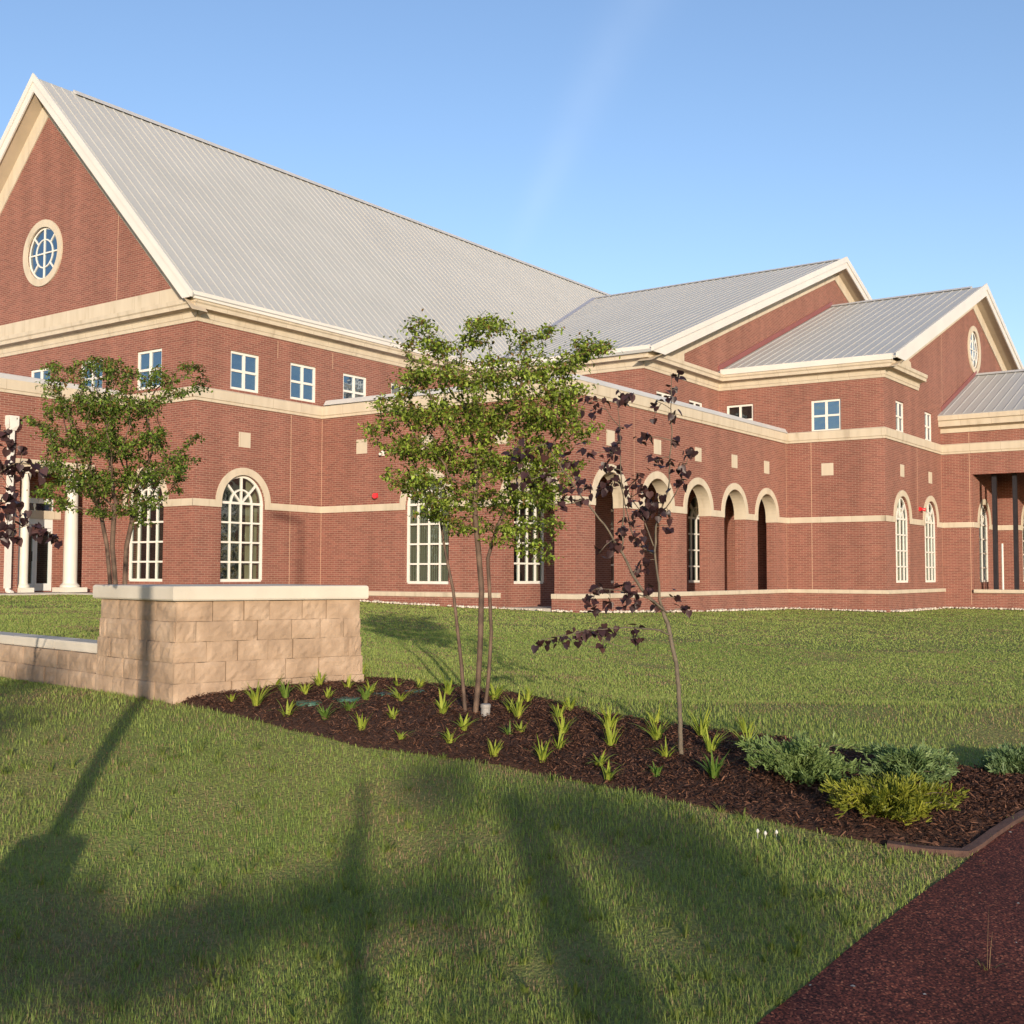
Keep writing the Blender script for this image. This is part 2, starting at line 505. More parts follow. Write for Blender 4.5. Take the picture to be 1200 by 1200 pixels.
# ------------------------------------------------------------------ terrain (u lateral, d forward; height from eye level)
WS = math.sin(R(54)), math.cos(R(54))            # sign wall long side direction (u, d)
WL = math.sin(R(-46)), math.cos(R(-46))          # low wall direction
D0 = 9.15
WC = (-0.2863 * D0, D0)                          # front corner of the stone block
def sstep(a, b, x):
    t = np.clip((x - a) / (b - a), 0, 1)
    return t * t * (3 - 2 * t)
QX = [-2.0, -0.39, -0.30, -0.20, -0.075, 0.05, 0.16, 0.23, 0.32, 0.6, 2.0]
QZ = [-0.55, -0.63, -0.68, -0.83, -0.985, -1.08, -1.23, -1.31, -1.36, -1.42, -1.42]
def terr(u, d):
    u = np.asarray(u, float); d = np.asarray(d, float)
    dn = np.clip(d, 3.6, 9.2)
    near = -1.62 + 0.62 * ((dn - 3.6) / 5.6) ** 0.96
    q = u / np.maximum(d, 0.5)
    near = near - 0.25 * sstep(8.9, 5.8, d) * sstep(0.15, -0.25, q) * sstep(0.8, 2.5, d)
    far = np.interp(q, QX, QZ)
    wgt = sstep(8.9, 11.5, d) * sstep(-0.31, -0.27, q)
    # behind the low wall the lawn is held up level with its cap
    sdist = ((u - WC[0]) * WL[1] - (d - WC[1]) * WL[0])
    wl = sstep(0.10, 0.30, sdist) * sstep(-0.27, -0.31, q) * (d > 4)
    wgt = np.maximum(wgt, wl)
    z = near * (1 - wgt) + far * wgt
    z = z + 0.012 * np.sin(u * 1.7 + 0.4) * np.sin(d * 1.3) * (d < 40)
    return np.where(d < 1, -1.62, z)
CX = np.array(UD(1, 0)); CY = np.array(UD(0, 1))
def to_ud(x, y):
    return x * CX[0] + y * CX[1], x * CY[0] + y * CY[1]
def tz(x, y):                                    # world height of the ground
    u, d = to_ud(np.asarray(x, float), np.asarray(y, float))
    return terr(u, d) + Z0
def at(px, py, lift=0.0):
    """the ground point seen at a pixel of the 1200 px photograph"""
    v = CF + CR * (px - 600) / F + CD * (py - 600) / F
    t = 2.5
    for _ in range(4000):
        P = v * t
        u, d = to_ud(P[0], P[1])
        if P[2] < float(terr(u, d)) + lift: break
        t += 0.01 if t < 25 else 0.05
    return np.array((P[0], P[1], float(terr(u, d)) + lift + Z0))
def depth_pt(px, py, dep):                       # point at a given forward depth
    v = CF + CR * (px - 600) / F + CD * (py - 600) / F
    P = v * dep
    return np.array((P[0], P[1], P[2] + Z0))

def in_poly(px, py, poly):
    poly = np.asarray(poly, float)
    ins = np.zeros(len(px), bool)
    j = len(poly) - 1
    for i in range(len(poly)):
        xi, yi = poly[i]; xj, yj = poly[j]
        c = ((yi > py) != (yj > py)) & (px < (xj - xi) * (py - yi) / (yj - yi + 1e-12) + xi)
        ins ^= c
        j = i
    return ins

def build_terrain():
    nr, na = 520, 300
    r = 0.4 * (900 / 0.4) ** (np.linspace(0, 1, nr))
    # finer bearings in front
    t = np.linspace(0, 1, na, endpoint=False)
    ang = 2 * np.pi * t + 0.75 * np.sin(2 * np.pi * t + np.pi) * 1.0
    Rr, A = np.meshgrid(r, ang, indexing='ij')
    u = Rr * np.sin(A); d = Rr * np.cos(A)
    z = terr(u, d) + Z0
    x = u * CX[0] + d * CY[0]; y = u * CX[1] + d * CY[1]
    v = np.c_[x.ravel(), y.ravel(), z.ravel()]
    i = np.arange(nr - 1)[:, None]; j = np.arange(na)[None, :]
    a = i * na + j; b = i * na + (j + 1) % na; c = (i + 1) * na + (j + 1) % na; e = (i + 1) * na + j
    tr = np.concatenate([np.stack([a, e, c], -1).reshape(-1, 3), np.stack([a, c, b], -1).reshape(-1, 3)])
    o = fast_mesh('lawn', v, tr, np.ones((len(tr), 3)), M['lawn'])
    o.data.polygons.foreach_set('use_smooth', [True] * len(o.data.polygons))
    tag(o, 'green lawn rising to the foot of the brick building', 'lawn', kind='structure')
build_terrain()

# ------------------------------------------------------------------ outlines on the ground (photo px -> ground points)
def ground_line(pts, n):
    P = [at(*q) for q in pts]
    P = np.array(P)
    s = np.r_[0, np.cumsum(np.hypot(*np.diff(P[:, :2], axis=0).T))]
    t = np.linspace(0, s[-1], n)
    return np.c_[np.interp(t, s, P[:, 0]), np.interp(t, s, P[:, 1])]
bed_front = ground_line([(206, 823), (260, 836), (330, 854), (420, 876), (500, 886), (580, 897), (700, 921), (790, 940), (870, 957), (960, 977), (1030, 990), (1085, 998), (1128, 1001)], 120)
bed_back = ground_line([(424, 796), (480, 801), (560, 809), (640, 823), (700, 838), (790, 852), (900, 866), (1000, 884), (1120, 902), (1230, 915), (1330, 930)], 120)
curve = ground_line([(1128, 1001), (1142, 993), (1160, 979), (1180, 966), (1200, 955), (1240, 940), (1290, 932), (1330, 930)], 60)
bed_poly = np.r_[bed_front, curve[1:], bed_back[::-1]]
path_left = ground_line([(868, 1226), (890, 1200), (915, 1180), (950, 1152), (1000, 1110), (1050, 1072), (1090, 1042), (1120, 1022), (1136, 1008)], 60)
curve_out = ground_line([(1136, 1008), (1150, 997), (1168, 983), (1187, 970), (1204, 961), (1244, 946), (1294, 938), (1332, 935)], 60)

def xy(px, py): return at(px, py)[:2]
def loft(A, B, nb, zf):
    A = np.asarray(A); B = np.asarray(B)
    n = len(A)
    t = np.linspace(0, 1, nb)
    P = A[:, None, :] * (1 - t[None, :, None]) + B[:, None, :] * t[None, :, None]
    z = zf(P[..., 0], P[..., 1], np.broadcast_to(t, P.shape[:2]))
    v = np.c_[P[..., 0].ravel(), P[..., 1].ravel(), z.ravel()]
    i = np.arange(n - 1)[:, None]; j = np.arange(nb - 1)[None, :]
    a = i * nb + j; b = a + 1; c = a + nb + 1; e = a + nb
    tr = np.concatenate([np.stack([a, b, c], -1).reshape(-1, 3), np.stack([a, c, e], -1).reshape(-1, 3)])
    return v, tr

# mulch bed
front_all = np.r_[bed_front, curve[1:]]
def resamp(L, n):
    s = np.r_[0, np.cumsum(np.hypot(*np.diff(L, axis=0).T))]
    t = np.linspace(0, s[-1], n)
    return np.c_[np.interp(t, s, L[:, 0]), np.interp(t, s, L[:, 1])]
def bedz(x, y, t):
    return tz(x, y) + 0.006 + 0.045 * np.clip(np.sin(np.pi * t), 0, 1) ** 0.5 + 0.008 * np.sin(x * 9) * np.sin(y * 11 + 1)
# two lofts welded in one mesh: front edge to back edge
v1, t1 = loft(resamp(front_all, 200), resamp(bed_back, 200), 40, bedz)
mulch = fast_mesh('mulch_bed', v1, t1, np.ones((len(t1), 3)), M['mulch'])
mulch.data.polygons.foreach_set('use_smooth', [True] * len(mulch.data.polygons))
tag(mulch, 'dark brown bark mulch planting bed between the lawns', 'mulch bed', kind='structure')
def mulch_z(x, y):
    i = np.argmin((v1[:, 0] - x) ** 2 + (v1[:, 1] - y) ** 2)
    return v1[i, 2]

# red rubber path in the lower right corner
far_out = resamp(np.array([UD(2.2, 1.5), UD(4.5, 3.0), UD(7.5, 6.5)]), 100)
pl = resamp(np.r_[[UD(0.55, 1.5)], path_left, curve_out[1:]], 100)
v2, t2 = loft(pl, far_out, 40, lambda x, y, t: tz(x, y) + 0.008)
path = fast_mesh('path', v2, t2, np.ones((len(t2), 3)), M['path'])
tag(path, 'dark red crumb rubber path curving along the mulch bed', 'path', kind='structure')

# brown edging: along the end of the bed front and round the corner
def ribbon(line, wid, h, sink=0.05):
    mb = MB()
    L = np.asarray(line)
    d = np.gradient(L, axis=0)
    d /= np.hypot(d[:, 0], d[:, 1])[:, None]
    nrm = np.c_[d[:, 1], -d[:, 0]]
    A, B = L - nrm * wid / 2, L + nrm * wid / 2
    for k in range(len(L)):
        z = float(tz(*L[k]))
        mb.v += [(A[k, 0], A[k, 1], z - sink), (A[k, 0], A[k, 1], z + h), (B[k, 0], B[k, 1], z + h * 0.85), (B[k, 0], B[k, 1], z - sink)]
    for k in range(len(L) - 1):
        a, b = 4 * k, 4 * k + 4
        mb.f += [[a, a + 1, b + 1, b], [a + 1, a + 2, b + 2, b + 1], [a + 2, a + 3, b + 3, b + 2]]
    mb.f += [[0, 3, 2, 1], [4 * len(L) - 4 + i for i in range(4)]]
    return mb
edge = np.r_[ground_line([(1040, 994), (1085, 1000.5), (1131, 1004)], 24)[:-1],
             ground_line([(1131, 1004), (1146, 995), (1164, 981), (1184, 968), (1202, 958), (1242, 943), (1292, 935), (1331, 932.5)], 60)]
o = ribbon(edge, 0.045, 0.034).build('kerb', M['kerb'])
tag(o, 'brown edging strip curving between mulch bed and red path', 'kerb', kind='structure')

# ------------------------------------------------------------------ the brick building
sA, tA, s1, tE, sF, tG, sH, tJ, tL, tM, sM, tI = 22.73, 27.99, 28.02, 17.87, 43.32, 14.0, 50.70, 12.74, 31.42, 20.75, 37.13, 20.325
BL = empty('brick_building', (sA, tA, Z0 - 1.0))
tag(BL, 'red brick building with steep grey metal gable roofs, cream stone bands and an arcade', 'building')

def PT(plane, c, a, z, off=0.0):                 # off: outwards (towards -x or -y)
    return (c - off, a, z + Z0) if plane == 's' else (a, c - off, z + Z0)

def arch_pts(a0, a1, z0, zs, n=20):
    r = (a1 - a0) / 2
    c = (a0 + a1) / 2
    return [(a0, z0), (a0, zs)] + [(c - r * math.cos(math.pi * i / n), zs + r * math.sin(math.pi * i / n)) for i in range(1, n)] + [(a1, zs), (a1, z0)]
def rect_pts(a0, a1, z0, z1): return [(a0, z0), (a0, z1), (a1, z1), (a1, z0)]

def wall(plane, c, outline, holes=(), th=0.35, mate=None, name='wall', back=True):
    mb = MB()
    polys = [[Vector((a, z, 0)) for a, z in outline]] + [[Vector((a, z, 0)) for a, z in h] for h in holes]
    tris = tessellate_polygon(polys)
    flat = [q for p_ in polys for q in p_]
    base = len(flat)
    for off in (0, -th):
        mb.v += [PT(plane, c, q.x, q.y, off) for q in flat]
    for t in tris:
        mb.f.append(list(t))
        if back: mb.f.append([base + t[2], base + t[1], base + t[0]])
    k = len(outline)
    for h in holes:
        n = len(h)
        for i in range(n):
            a, b = k + i, k + (i + 1) % n
            mb.f.append([a, b, base + b, base + a])
        k += n
    return mb.build(name, mate or M['brick'], BL)

def sweep(path, prof, dz=None, name='cornice', mate=None, parent=BL, cap=True):
    """profile (outwards, up) swept along a plan path; outwards is to the right of travel"""
    n = len(path)
    P = [Vector(q) for q in path]
    mb = MB()
    k = len(prof)
    for i in range(n):
        ds = []
        if i > 0: ds.append((P[i] - P[i - 1]).normalized())
        if i < n - 1: ds.append((P[i + 1] - P[i]).normalized())
        ns = [Vector((d.y, -d.x)) for d in ds]
        mv = ns[0] if len(ns) == 1 else (ns[0] + ns[1]) / (1 + ns[0].dot(ns[1]))
        zz = dz[i] if dz else 0.0
        for o_, z_ in prof:
            mb.v.append((P[i].x + mv.x * o_, P[i].y + mv.y * o_, z_ + zz + Z0))
    for i in range(n - 1):
        for j in range(k - 1):
            mb.f.append([i * k + j, (i + 1) * k + j, (i + 1) * k + j + 1, i * k + j + 1])
    if cap:
        mb.f += [list(range(k)), [(n - 1) * k + j for j in range(k)][::-1]]
    return mb.build(name, mate or M['stone'], parent)

SILL, SPR, RI, RO = -0.26, 2.18, 0.88, 1.11

def ring(plane, c, a, spr=SPR, ri=RI, ro=RO, proj=0.035, foot=2.02, name='arch_surround'):
    mb = MB()
    n = 24
    inn = [(a - ri, foot)] + [(a - ri * math.cos(math.pi * i / n), spr + ri * math.sin(math.pi * i / n)) for i in range(n + 1)] + [(a + ri, foot)]
    out = [(a - ro, foot)] + [(a - ro * math.cos(math.pi * i / n), spr + ro * math.sin(math.pi * i / n)) for i in range(n + 1)] + [(a + ro, foot)]
    K = len(inn)
    for off, L in ((proj, inn), (proj, out), (-0.02, inn), (-0.02, out)):
        mb.v += [PT(plane, c, q[0], q[1], off) for q in L]
    for i in range(K - 1):
        mb.f += [[i, i + 1, K + i + 1, K + i], [K + i, K + i + 1, 3 * K + i + 1, 3 * K + i], [2 * K + i, 2 * K + i + 1, i + 1, i]]
    for e in (0, K - 1):
        mb.f.append([e, K + e, 3 * K + e, 2 * K + e])
    return mb.build(name, M['stone_ring'], BL)

def win_bars(mb, plane, c, segs, wid, off0, off1):
    """flat bars (a,z)->(a,z) in the plane of a wall"""
    for (a0, z0), (a1, z1), w_ in segs:
        d = Vector((a1 - a0, z1 - z0)); L = d.length; d.normalize()
        nx = Vector((-d.y, d.x)) * (w_ / 2)
        q = [(a0 - nx.x, z0 - nx.y), (a0 + nx.x, z0 + nx.y), (a1 + nx.x, z1 + nx.y), (a1 - nx.x, z1 - nx.y)]
        vs = [PT(plane, c, a, z, off0) for a, z in q] + [PT(plane, c, a, z, off1) for a, z in q]
        mb.add(vs, [(0, 1, 2, 3), (7, 6, 5, 4), (0, 4, 5, 1), (1, 5, 6, 2), (2, 6, 7, 3), (3, 7, 4, 0)])

def arched_window(plane, c, a, sill=SILL, drape='curtain', side=1, glass=None):
    rec = 0.10
    r = RI
    mb = MB()
    pts = arch_pts(a - r + 0.035, a + r - 0.035, sill + 0.04, SPR, 20)
    pts2 = pts + [pts[0]]
    segs = [(pts2[i], pts2[i + 1], 0.09) for i in range(len(pts))]
    for k in (-1, 0, 1):
        segs.append(((a + k * r / 2, sill), (a + k * r / 2, SPR), 0.05))
    hgt = (SPR - sill) / 4
    for k in (1, 2, 3): segs.append(((a - r, sill + k * hgt), (a + r, sill + k * hgt), 0.055))
    segs.append(((a - r, SPR), (a + r, SPR), 0.075))
    for an in (45, 90, 135):
        segs.append(((a, SPR), (a + (r - .03) * math.cos(R(an)), SPR + (r - .03) * math.sin(R(an))), 0.055))
    n = 12
    arc = [(a + 0.42 * math.cos(math.pi * i / n), SPR + 0.42 * math.sin(math.pi * i / n)) for i in range(n + 1)]
    segs += [(arc[i], arc[i + 1], 0.05) for i in range(n)]
    for i, sg in enumerate(segs):
        win_bars(mb, plane, c, [sg], 0, -rec + 0.0006 * i, -rec - 0.05 - 0.0006 * i)
    # sill
    win_bars(mb, plane, c, [((a - r, sill - 0.03), (a + r, sill - 0.03), 0.06)], 0, -0.02, -rec - 0.06)
    wn = mb.build('window', M['frame'], BL)
    g = MB()
    gp = arch_pts(a - r, a + r, sill, SPR, 20)
    g.add([PT(plane, c, q[0], q[1], -rec - 0.03) for q in gp], [list(range(len(gp)))])
    g.build('glass', glass or M['glass_lo'], wn)
    cm = MB()
    if drape == 'blind_or_backing':
        nn = 22
        for i in range(nn):
            x0 = a - r - .05 + i * (2 * r + .1) / nn
            x1 = x0 + (2 * r + .1) / nn
            cm.add([PT(plane, c, x0, sill - .1, -0.22), PT(plane, c, x1, sill - .1, -0.24), PT(plane, c, x1, SPR + r, -0.24), PT(plane, c, x0, SPR + r, -0.22)], [(0, 1, 2, 3)])
        cm.build('blind_or_backing', M['blind_or_backing'], wn)
    else:
        for sgn, fr in ((side, 0.30), (-side, 0.16)):
            nn = 14
            for i in range(nn):
                x0 = a + sgn * (r + .08 - i * 2 * r * fr / nn)
                x1 = a + sgn * (r + .08 - (i + 1) * 2 * r * fr / nn)
                o0, o1 = (0.34, 0.40) if i % 2 else (0.40, 0.34)
                cm.add([PT(plane, c, x0, sill - .1, -o0), PT(plane, c, x1, sill - .1, -o1), PT(plane, c, x1, SPR + r, -o1), PT(plane, c, x0, SPR + r, -o0)], [(0, 1, 2, 3)])
        cm.build('curtain', M['curtain'], wn)
    return wn

def square_window(plane, c, a0, a1, z0, z1, glass='glass_up'):
    mb = MB()
    am, zm = (a0 + a1) / 2, (z0 + z1) / 2
    segs = [((a0 + .04, z0), (a0 + .04, z1), .08), ((a1 - .04, z0), (a1 - .04, z1), .08), ((a0, z1 - .04), (a1, z1 - .04), .08), ((a0, z0 + .04), (a1, z0 + .04), .08),
            ((am, z0), (am, z1), .085), ((a0, zm), (a1, zm), .075)]
    for i, sg in enumerate(segs):
        win_bars(mb, plane, c, [sg], 0, -0.05 + 0.0008 * i, -0.11 - 0.0008 * i)
    wn = mb.build('window', M['frame'], BL)
    g = MB()
    g.add([PT(plane, c, a, z, -0.085) for a, z in rect_pts(a0, a1, z0, z1)], [(0, 1, 2, 3)])
    g.build('glass', M[glass], wn)
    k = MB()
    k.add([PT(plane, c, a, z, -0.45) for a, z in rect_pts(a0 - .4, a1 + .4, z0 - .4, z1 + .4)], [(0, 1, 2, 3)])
    k.build('blind_or_backing', M['dark'], wn)  # flat dark sheet behind the pane; the unlit room is put into its colour
    return rect_pts(a0, a1, z0, z1)

def oval_window(plane, c, a, z, ra, rz):
    n = 40
    mb = MB()
    def E(k, off, fx=1.0): return [PT(plane, c, a + (ra + k) * math.cos(6.28319 * i / n), z + (rz + k) * math.sin(6.28319 * i / n), off) for i in range(n)]
    vs = E(0.25, 0.05) + E(0, 0.05) + E(0.25, -0.02) + E(0, -0.12)
    fs = []
    for i in range(n):
        j = (i + 1) % n
        fs += [(i, j, n + j, n + i), (2 * n + i, 2 * n + j, j, i), (n + i, n + j, 3 * n + j, 3 * n + i)]
    mb.add(vs, fs)
    mb.build('oval_surround', M['stone_ring'], BL)
    f = MB()
    segs = []
    for k, wd in ((-0.03, .06), (-ra * 0.46, .045)):
        q = [(a + (ra + k) * math.cos(6.28319 * i / n), z + (rz + k * rz / ra) * math.sin(6.28319 * i / n)) for i in range(n + 1)]
        segs += [(q[i], q[i + 1], wd) for i in range(n)]
    segs += [((a - ra, z), (a + ra, z), .048), ((a, z - rz), (a, z + rz), .048)]
    for an in (45, 135, 225, 315):
        ca, sa = math.cos(R(an)), math.sin(R(an))
        segs.append(((a + ra * .52 * ca, z + rz * .52 * sa), (a + ra * .97 * ca, z + rz * .97 * sa), .046))
    for i, sg in enumerate(segs):
        win_bars(f, plane, c, [sg], 0, -0.045 + 0.0002 * i, -0.075 - 0.0002 * i)
    wn = f.build('oval_window', M['frame'], BL)
    g = MB()
    g.add(E(0.0, -0.062), [list(range(n))])
    g.build('glass', M['glass_up'], wn)
    return [(a + ra * math.cos(6.28319 * i / n), z + rz * math.sin(6.28319 * i / n)) for i in range(n)]

GB = -2.0
# --- main hall, gable side (faces -x)
tR, zR = 35.97, 16.85                            # ridge
eL, zE = 27.57, 8.22                             # eave line
slope = (zR - zE) / (tR - eL)
h = []
for (a, b) in ((29.62, 30.86), (32.62, 33.83), (35.53, 36.72), (38.4, 39.6), (41.3, 42.5)):
    h.append(square_window('s', sA, a, b, 5.72, 6.94))
wa = 30.27
h.append(arch_pts(wa - RI, wa + RI, SILL, SPR))
ov = oval_window('s', sA, 36.12, 10.93, 0.90, 0.90)
out = [(27.99, GB), (43.95, GB), (43.95, 8.2), (tR, 8.2 + (tR - 27.99) * slope), (27.99, 8.2)]
wall('s', sA, out, h + [ov])
arched_window('s', sA, wa, side=-1)
ring('s', sA, wa)
# --- main hall, long side (faces -y)
h = [square_window('t', tA, a, b, 5.70, 6.90) for a, b in ((24.05, 25.23), (26.56, 27.74), (29.02, 30.22), (31.5, 32.7), (34.0, 35.2))]
wb = 24.655
h.append(arch_pts(wb - RI, wb + RI, SILL, SPR))
wall('t', tA, [(sA, GB), (s1, GB), (sM, GB), (sM, 8.2), (sA, 8.2)], h)
arched_window('t', tA, wb, side=1)
ring('t', tA, wb)
# --- low block: wall facing -x
wc = 23.37
ec, ehw = 19.46, 0.86
h = [arch_pts(wc - RI, wc + RI, -0.31, SPR), arch_pts(ec - ehw, ec + ehw, -1.25, SPR)]
wall('s', s1, [(tE, GB), (tA, GB), (tA, 5.4), (tE, 5.4)], h, th=0.40)
arched_window('s', s1, wc, sill=-0.31, drape='blind_or_backing')
ring('s', s1, wc)
ring('s', s1, ec)
# --- arcade (faces -y)
ARC = [29.93, 32.84, 35.70, 38.57, 41.41]
h = [arch_pts(a - 0.87, a + 0.87, -0.60, SPR) for a in ARC]
wall('t', tE, [(s1, GB), (sF, GB), (sF, 5.4), (s1, 5.4)], h, th=0.40)
for a in ARC: ring('t', tE, a)
# cream lining of the arch heads and impost returns
def lining(plane, c, a, r, th):
    mb = MB()
    n = 20
    pts = [(a - r + .012, 2.02)] + [(a - (r - .012) * math.cos(math.pi * i / n), SPR + (r - .012) * math.sin(math.pi * i / n)) for i in range(n + 1)] + [(a + r - .012, 2.02)]
    K = len(pts)
    mb.v += [PT(plane, c, x, z, 0.02) for x, z in pts] + [PT(plane, c, x, z, -th - 0.02) for x, z in pts]
    mb.f += [[i, i + 1, K + i + 1, K + i] for i in range(K - 1)]
    return mb.build('arch_lining', M['stone_ring'], BL)
for a in ARC: lining('t', tE, a, 0.87, 0.40)
lining('s', s1, ec, ehw, 0.40)
# arcade inner wall, floor and ceiling
WI = (29.27, 34.95, 40.65)
wall('t', tI, [(s1 + .36, GB), (sF, GB), (sF, 5.2), (s1 + .36, 5.2)], [arch_pts(a - RI, a + RI, -0.29, SPR) for a in WI], th=0.3)
for a in WI: arched_window('t', tI, a, sill=-0.29, side=-1)
mb = MB(); mb.box(s1 + .02, sF - .01, tE + .03, tI - .005, Z0 - 1.4, Z0 - 0.98); mb.build('arcade_floor', M['concrete'], BL)
mb = MB(); mb.box(s1 + .41, sF - .01, tE + .41, tI - .005, Z0 + 3.6, Z0 + 3.7); mb.build('arcade_ceiling', M['trim'], BL)
# --- block right of the arcade
h = [square_window('s', sF, 15.66, 16.84, 5.53, 6.75), square_window('s', sF, 19.24, 20.40, 5.60, 6.85, 'glass_lo')]
wall('s', sF, [(tG, GB), (tM, GB), (tM, 8.1), (tG, 8.1)], h)
sR2, zR2 = 56.22, 13.40                          # right gable ridge
e2, zE2 = 42.92, 8.12
sl2 = (zR2 - zE2) / (sR2 - e2)
h = [square_window('t', tG, a, b, 5.53, 6.72) for a, b in ((44.68, 45.72), (48.43, 49.45))]
WG = (45.33, 49.06)
h += [arch_pts(a - RI, a + RI, -0.27, SPR - .02) for a in WG]
ov2 = oval_window('t', tG, 56.36, 10.50, 0.85, 0.87)
zz = lambda s: 8.0 + (s - sF) * sl2
wall('t', tG, [(sF, GB), (sH, GB), (69, GB), (69, 8.0), (sR2, zz(sR2) + .1), (sF, 8.05)], h + [ov2])
for a in WG: arched_window('t', tG, a, sill=-0.27, side=1); ring('t', tG, a)
# --- middle gable (faces -y) and its side
h = [square_window('t', tM, a, b, 5.6, 6.82, 'glass_lo') for a, b in ((38.08, 39.28), (40.72, 41.9))]
sR3, zR3 = 56.68, 15.82
e3, zE3 = 36.62, 8.10
sl3 = (zR3 - zE3) / (sR3 - e3)
wall('t', tM, [(sM, 4.5), (76, 4.5), (76, 8.0), (sR3, 8.0 + (sR3 - sM) * sl3), (sM, 8.0)], h)
wall('s', sM, [(tM, 4.5), (tA, 4.5), (tA, 8.1), (tM, 8.1)])
# --- far right wing
wall('s', sH, [(tJ, GB), (tG, GB), (tG, 6.6), (-6, 6.6), (-6, GB), (-5, GB), (-5, 4.22), (tJ, 4.22)], [], th=0.45)
wj = 52.50
wall('t', tJ, [(sH + .02, GB), (54.6, GB), (54.6, 5.4), (sH + .02, 5.4)], [arch_pts(wj - RI, wj + RI, -0.26, SPR - .02)])
arched_window('t', tJ, wj); ring('t', tJ, wj)
tK = 11.85
wall('s', 54.6, [(tK, GB), (tJ, GB), (tJ, 5.4), (tK, 5.4)])
wk = 56.35
wall('t', tK, [(54.6, GB), (62, GB), (62, 5.4), (54.6, 5.4)], [arch_pts(wk - RI, wk + RI, -0.26, SPR - .02)])
arched_window('t', tK, wk); ring('t', tK, wk)
wall('s', 61.9, [(-6, GB), (tK + .3, GB), (tK + .3, 6.6), (-6, 6.6)])
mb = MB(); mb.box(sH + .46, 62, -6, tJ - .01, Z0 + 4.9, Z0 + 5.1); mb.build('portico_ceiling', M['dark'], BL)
mb = MB(); mb.box(sH + .46, 62, -6, tJ - .01, Z0 - 1.2, Z0 - .8); mb.build('portico_floor', M['concrete'], BL)
wall('s', sH - .003, [(-5, GB), (tJ, GB), (tJ, -0.68), (-5, -0.68)], th=0.4)
for (a, b) in ((12.09, 11.92), (11.28, 11.12), (7.2, 7.04), (6.4, 6.24)):
    mb = MB(); mb.box(51.15, 51.33, b, a, Z0 - .9, Z0 + 4.9); mb.build('steel_post', M['steel'], BL)
mb = MB(); mb.tube([(51.5, 11.80, Z0 - .9), (51.5, 11.80, Z0 + 1.35)], .045, 10); mb.build('downpipe', M['fascia'], BL)
# --- left wing with the porch
zl = 0.0
p0, p1 = 19.22, 21.32
lw = [(4, GB), (p0, GB), (p0, 3.05), (p1, 3.05), (p1, GB), (sA, GB), (sA, 5.4), (4, 5.4)]
wall('t', tL, lw, [], th=0.35)
tD = 32.6
mb = MB()
mb.box(p0 - .35, p0, tL + .355, tD + .1, Z0 - 1, Z0 + 3.4); mb.box(p1, p1 + .35, tL + .355, tD + .1, Z0 - 1, Z0 + 3.4)
mb.build('porch_side', M['brick'], BL)
wall('t', tD, [(p0, GB), (p1, GB), (p1, 3.4), (p0, 3.4)], [rect_pts(p0 + .02, 21.08, -.56, 2.28)], th=.15)
mb = MB(); mb.box(p0, p1, tL + .355, tD, Z0 + 3.06, Z0 + 3.2); mb.build('porch_ceiling', M['trim'], BL)
mb = MB()
mb.box(p0 - .12, p1 + .20, tL - .10, tL + .40, Z0 + 2.98, Z0 + 3.16); mb.box(p0 - .18, p1 + .26, tL - .16, tL + .40, Z0 + 3.163, Z0 + 3.31)
mb.build('porch_beam', M['stone'], BL)
mb = MB(); mb.box(p0, p1, tD - .03, tD + .02, Z0 + 1.65, Z0 + 1.9); mb.build('porch_band', M['stone'], BL)
# doors
def door(x0, x1):
    d = MB()
    y = tD + .03
    z0, z1 = Z0 - .55, Z0 + 1.36
    d.box(x0 + .003, x0 + .08, y, y + .05, z0, z1); d.box(x1 - .08, x1 - .003, y, y + .05, z0, z1)
    d.box(x0 + .08, x1 - .08, y + .001, y + .049, z1 - .1, z1 - .002); d.box(x0 + .08, x1 - .08, y + .001, y + .049, z0, z0 + .22)
    o = d.build('door', M['door'], BL)
    g = MB(); g.add([(x0, y + .025, z0), (x1, y + .025, z0), (x1, y + .025, z1), (x0, y + .025, z1)], [(0, 1, 2, 3)]); g.build('door_glass', M['glass_lo'], o)
    return o
dm = 20.50
for x0, x1, hx in ((dm - .53, dm, dm - .12), (dm, 21.05, dm + .12)):
    d_ = door(x0, x1)
    hb = MB(); hb.box(hx - .012, hx + .012, tD - .03, tD - .01, Z0 + .35, Z0 + .65); hb.build('handle', M['steel'], d_)
mb = MB()
mb.box(p0 + .02, 21.13, tD + .02, tD + .09, Z0 + 1.37, Z0 + 1.71); mb.box(p0 + .02, 21.13, tD + .02, tD + .09, Z0 + 2.12, Z0 + 2.28)
mb.box(21.055, 21.13, tD + .021, tD + .089, Z0 - .56, Z0 + 2.27); mb.box(p0 + .02, dm - .535, tD + .021, tD + .089, Z0 - .56, Z0 + 2.27)
df = mb.build('door_frame', M['door'], BL)
mb = MB(); mb.add([(p0, tD + .05, Z0 + 1.7), (21.1, tD + .05, Z0 + 1.7), (21.1, tD + .05, Z0 + 2.13), (p0, tD + .05, Z0 + 2.13)], [(0, 1, 2, 3)]); mb.build('transom_glass', M['glass_up'], df)
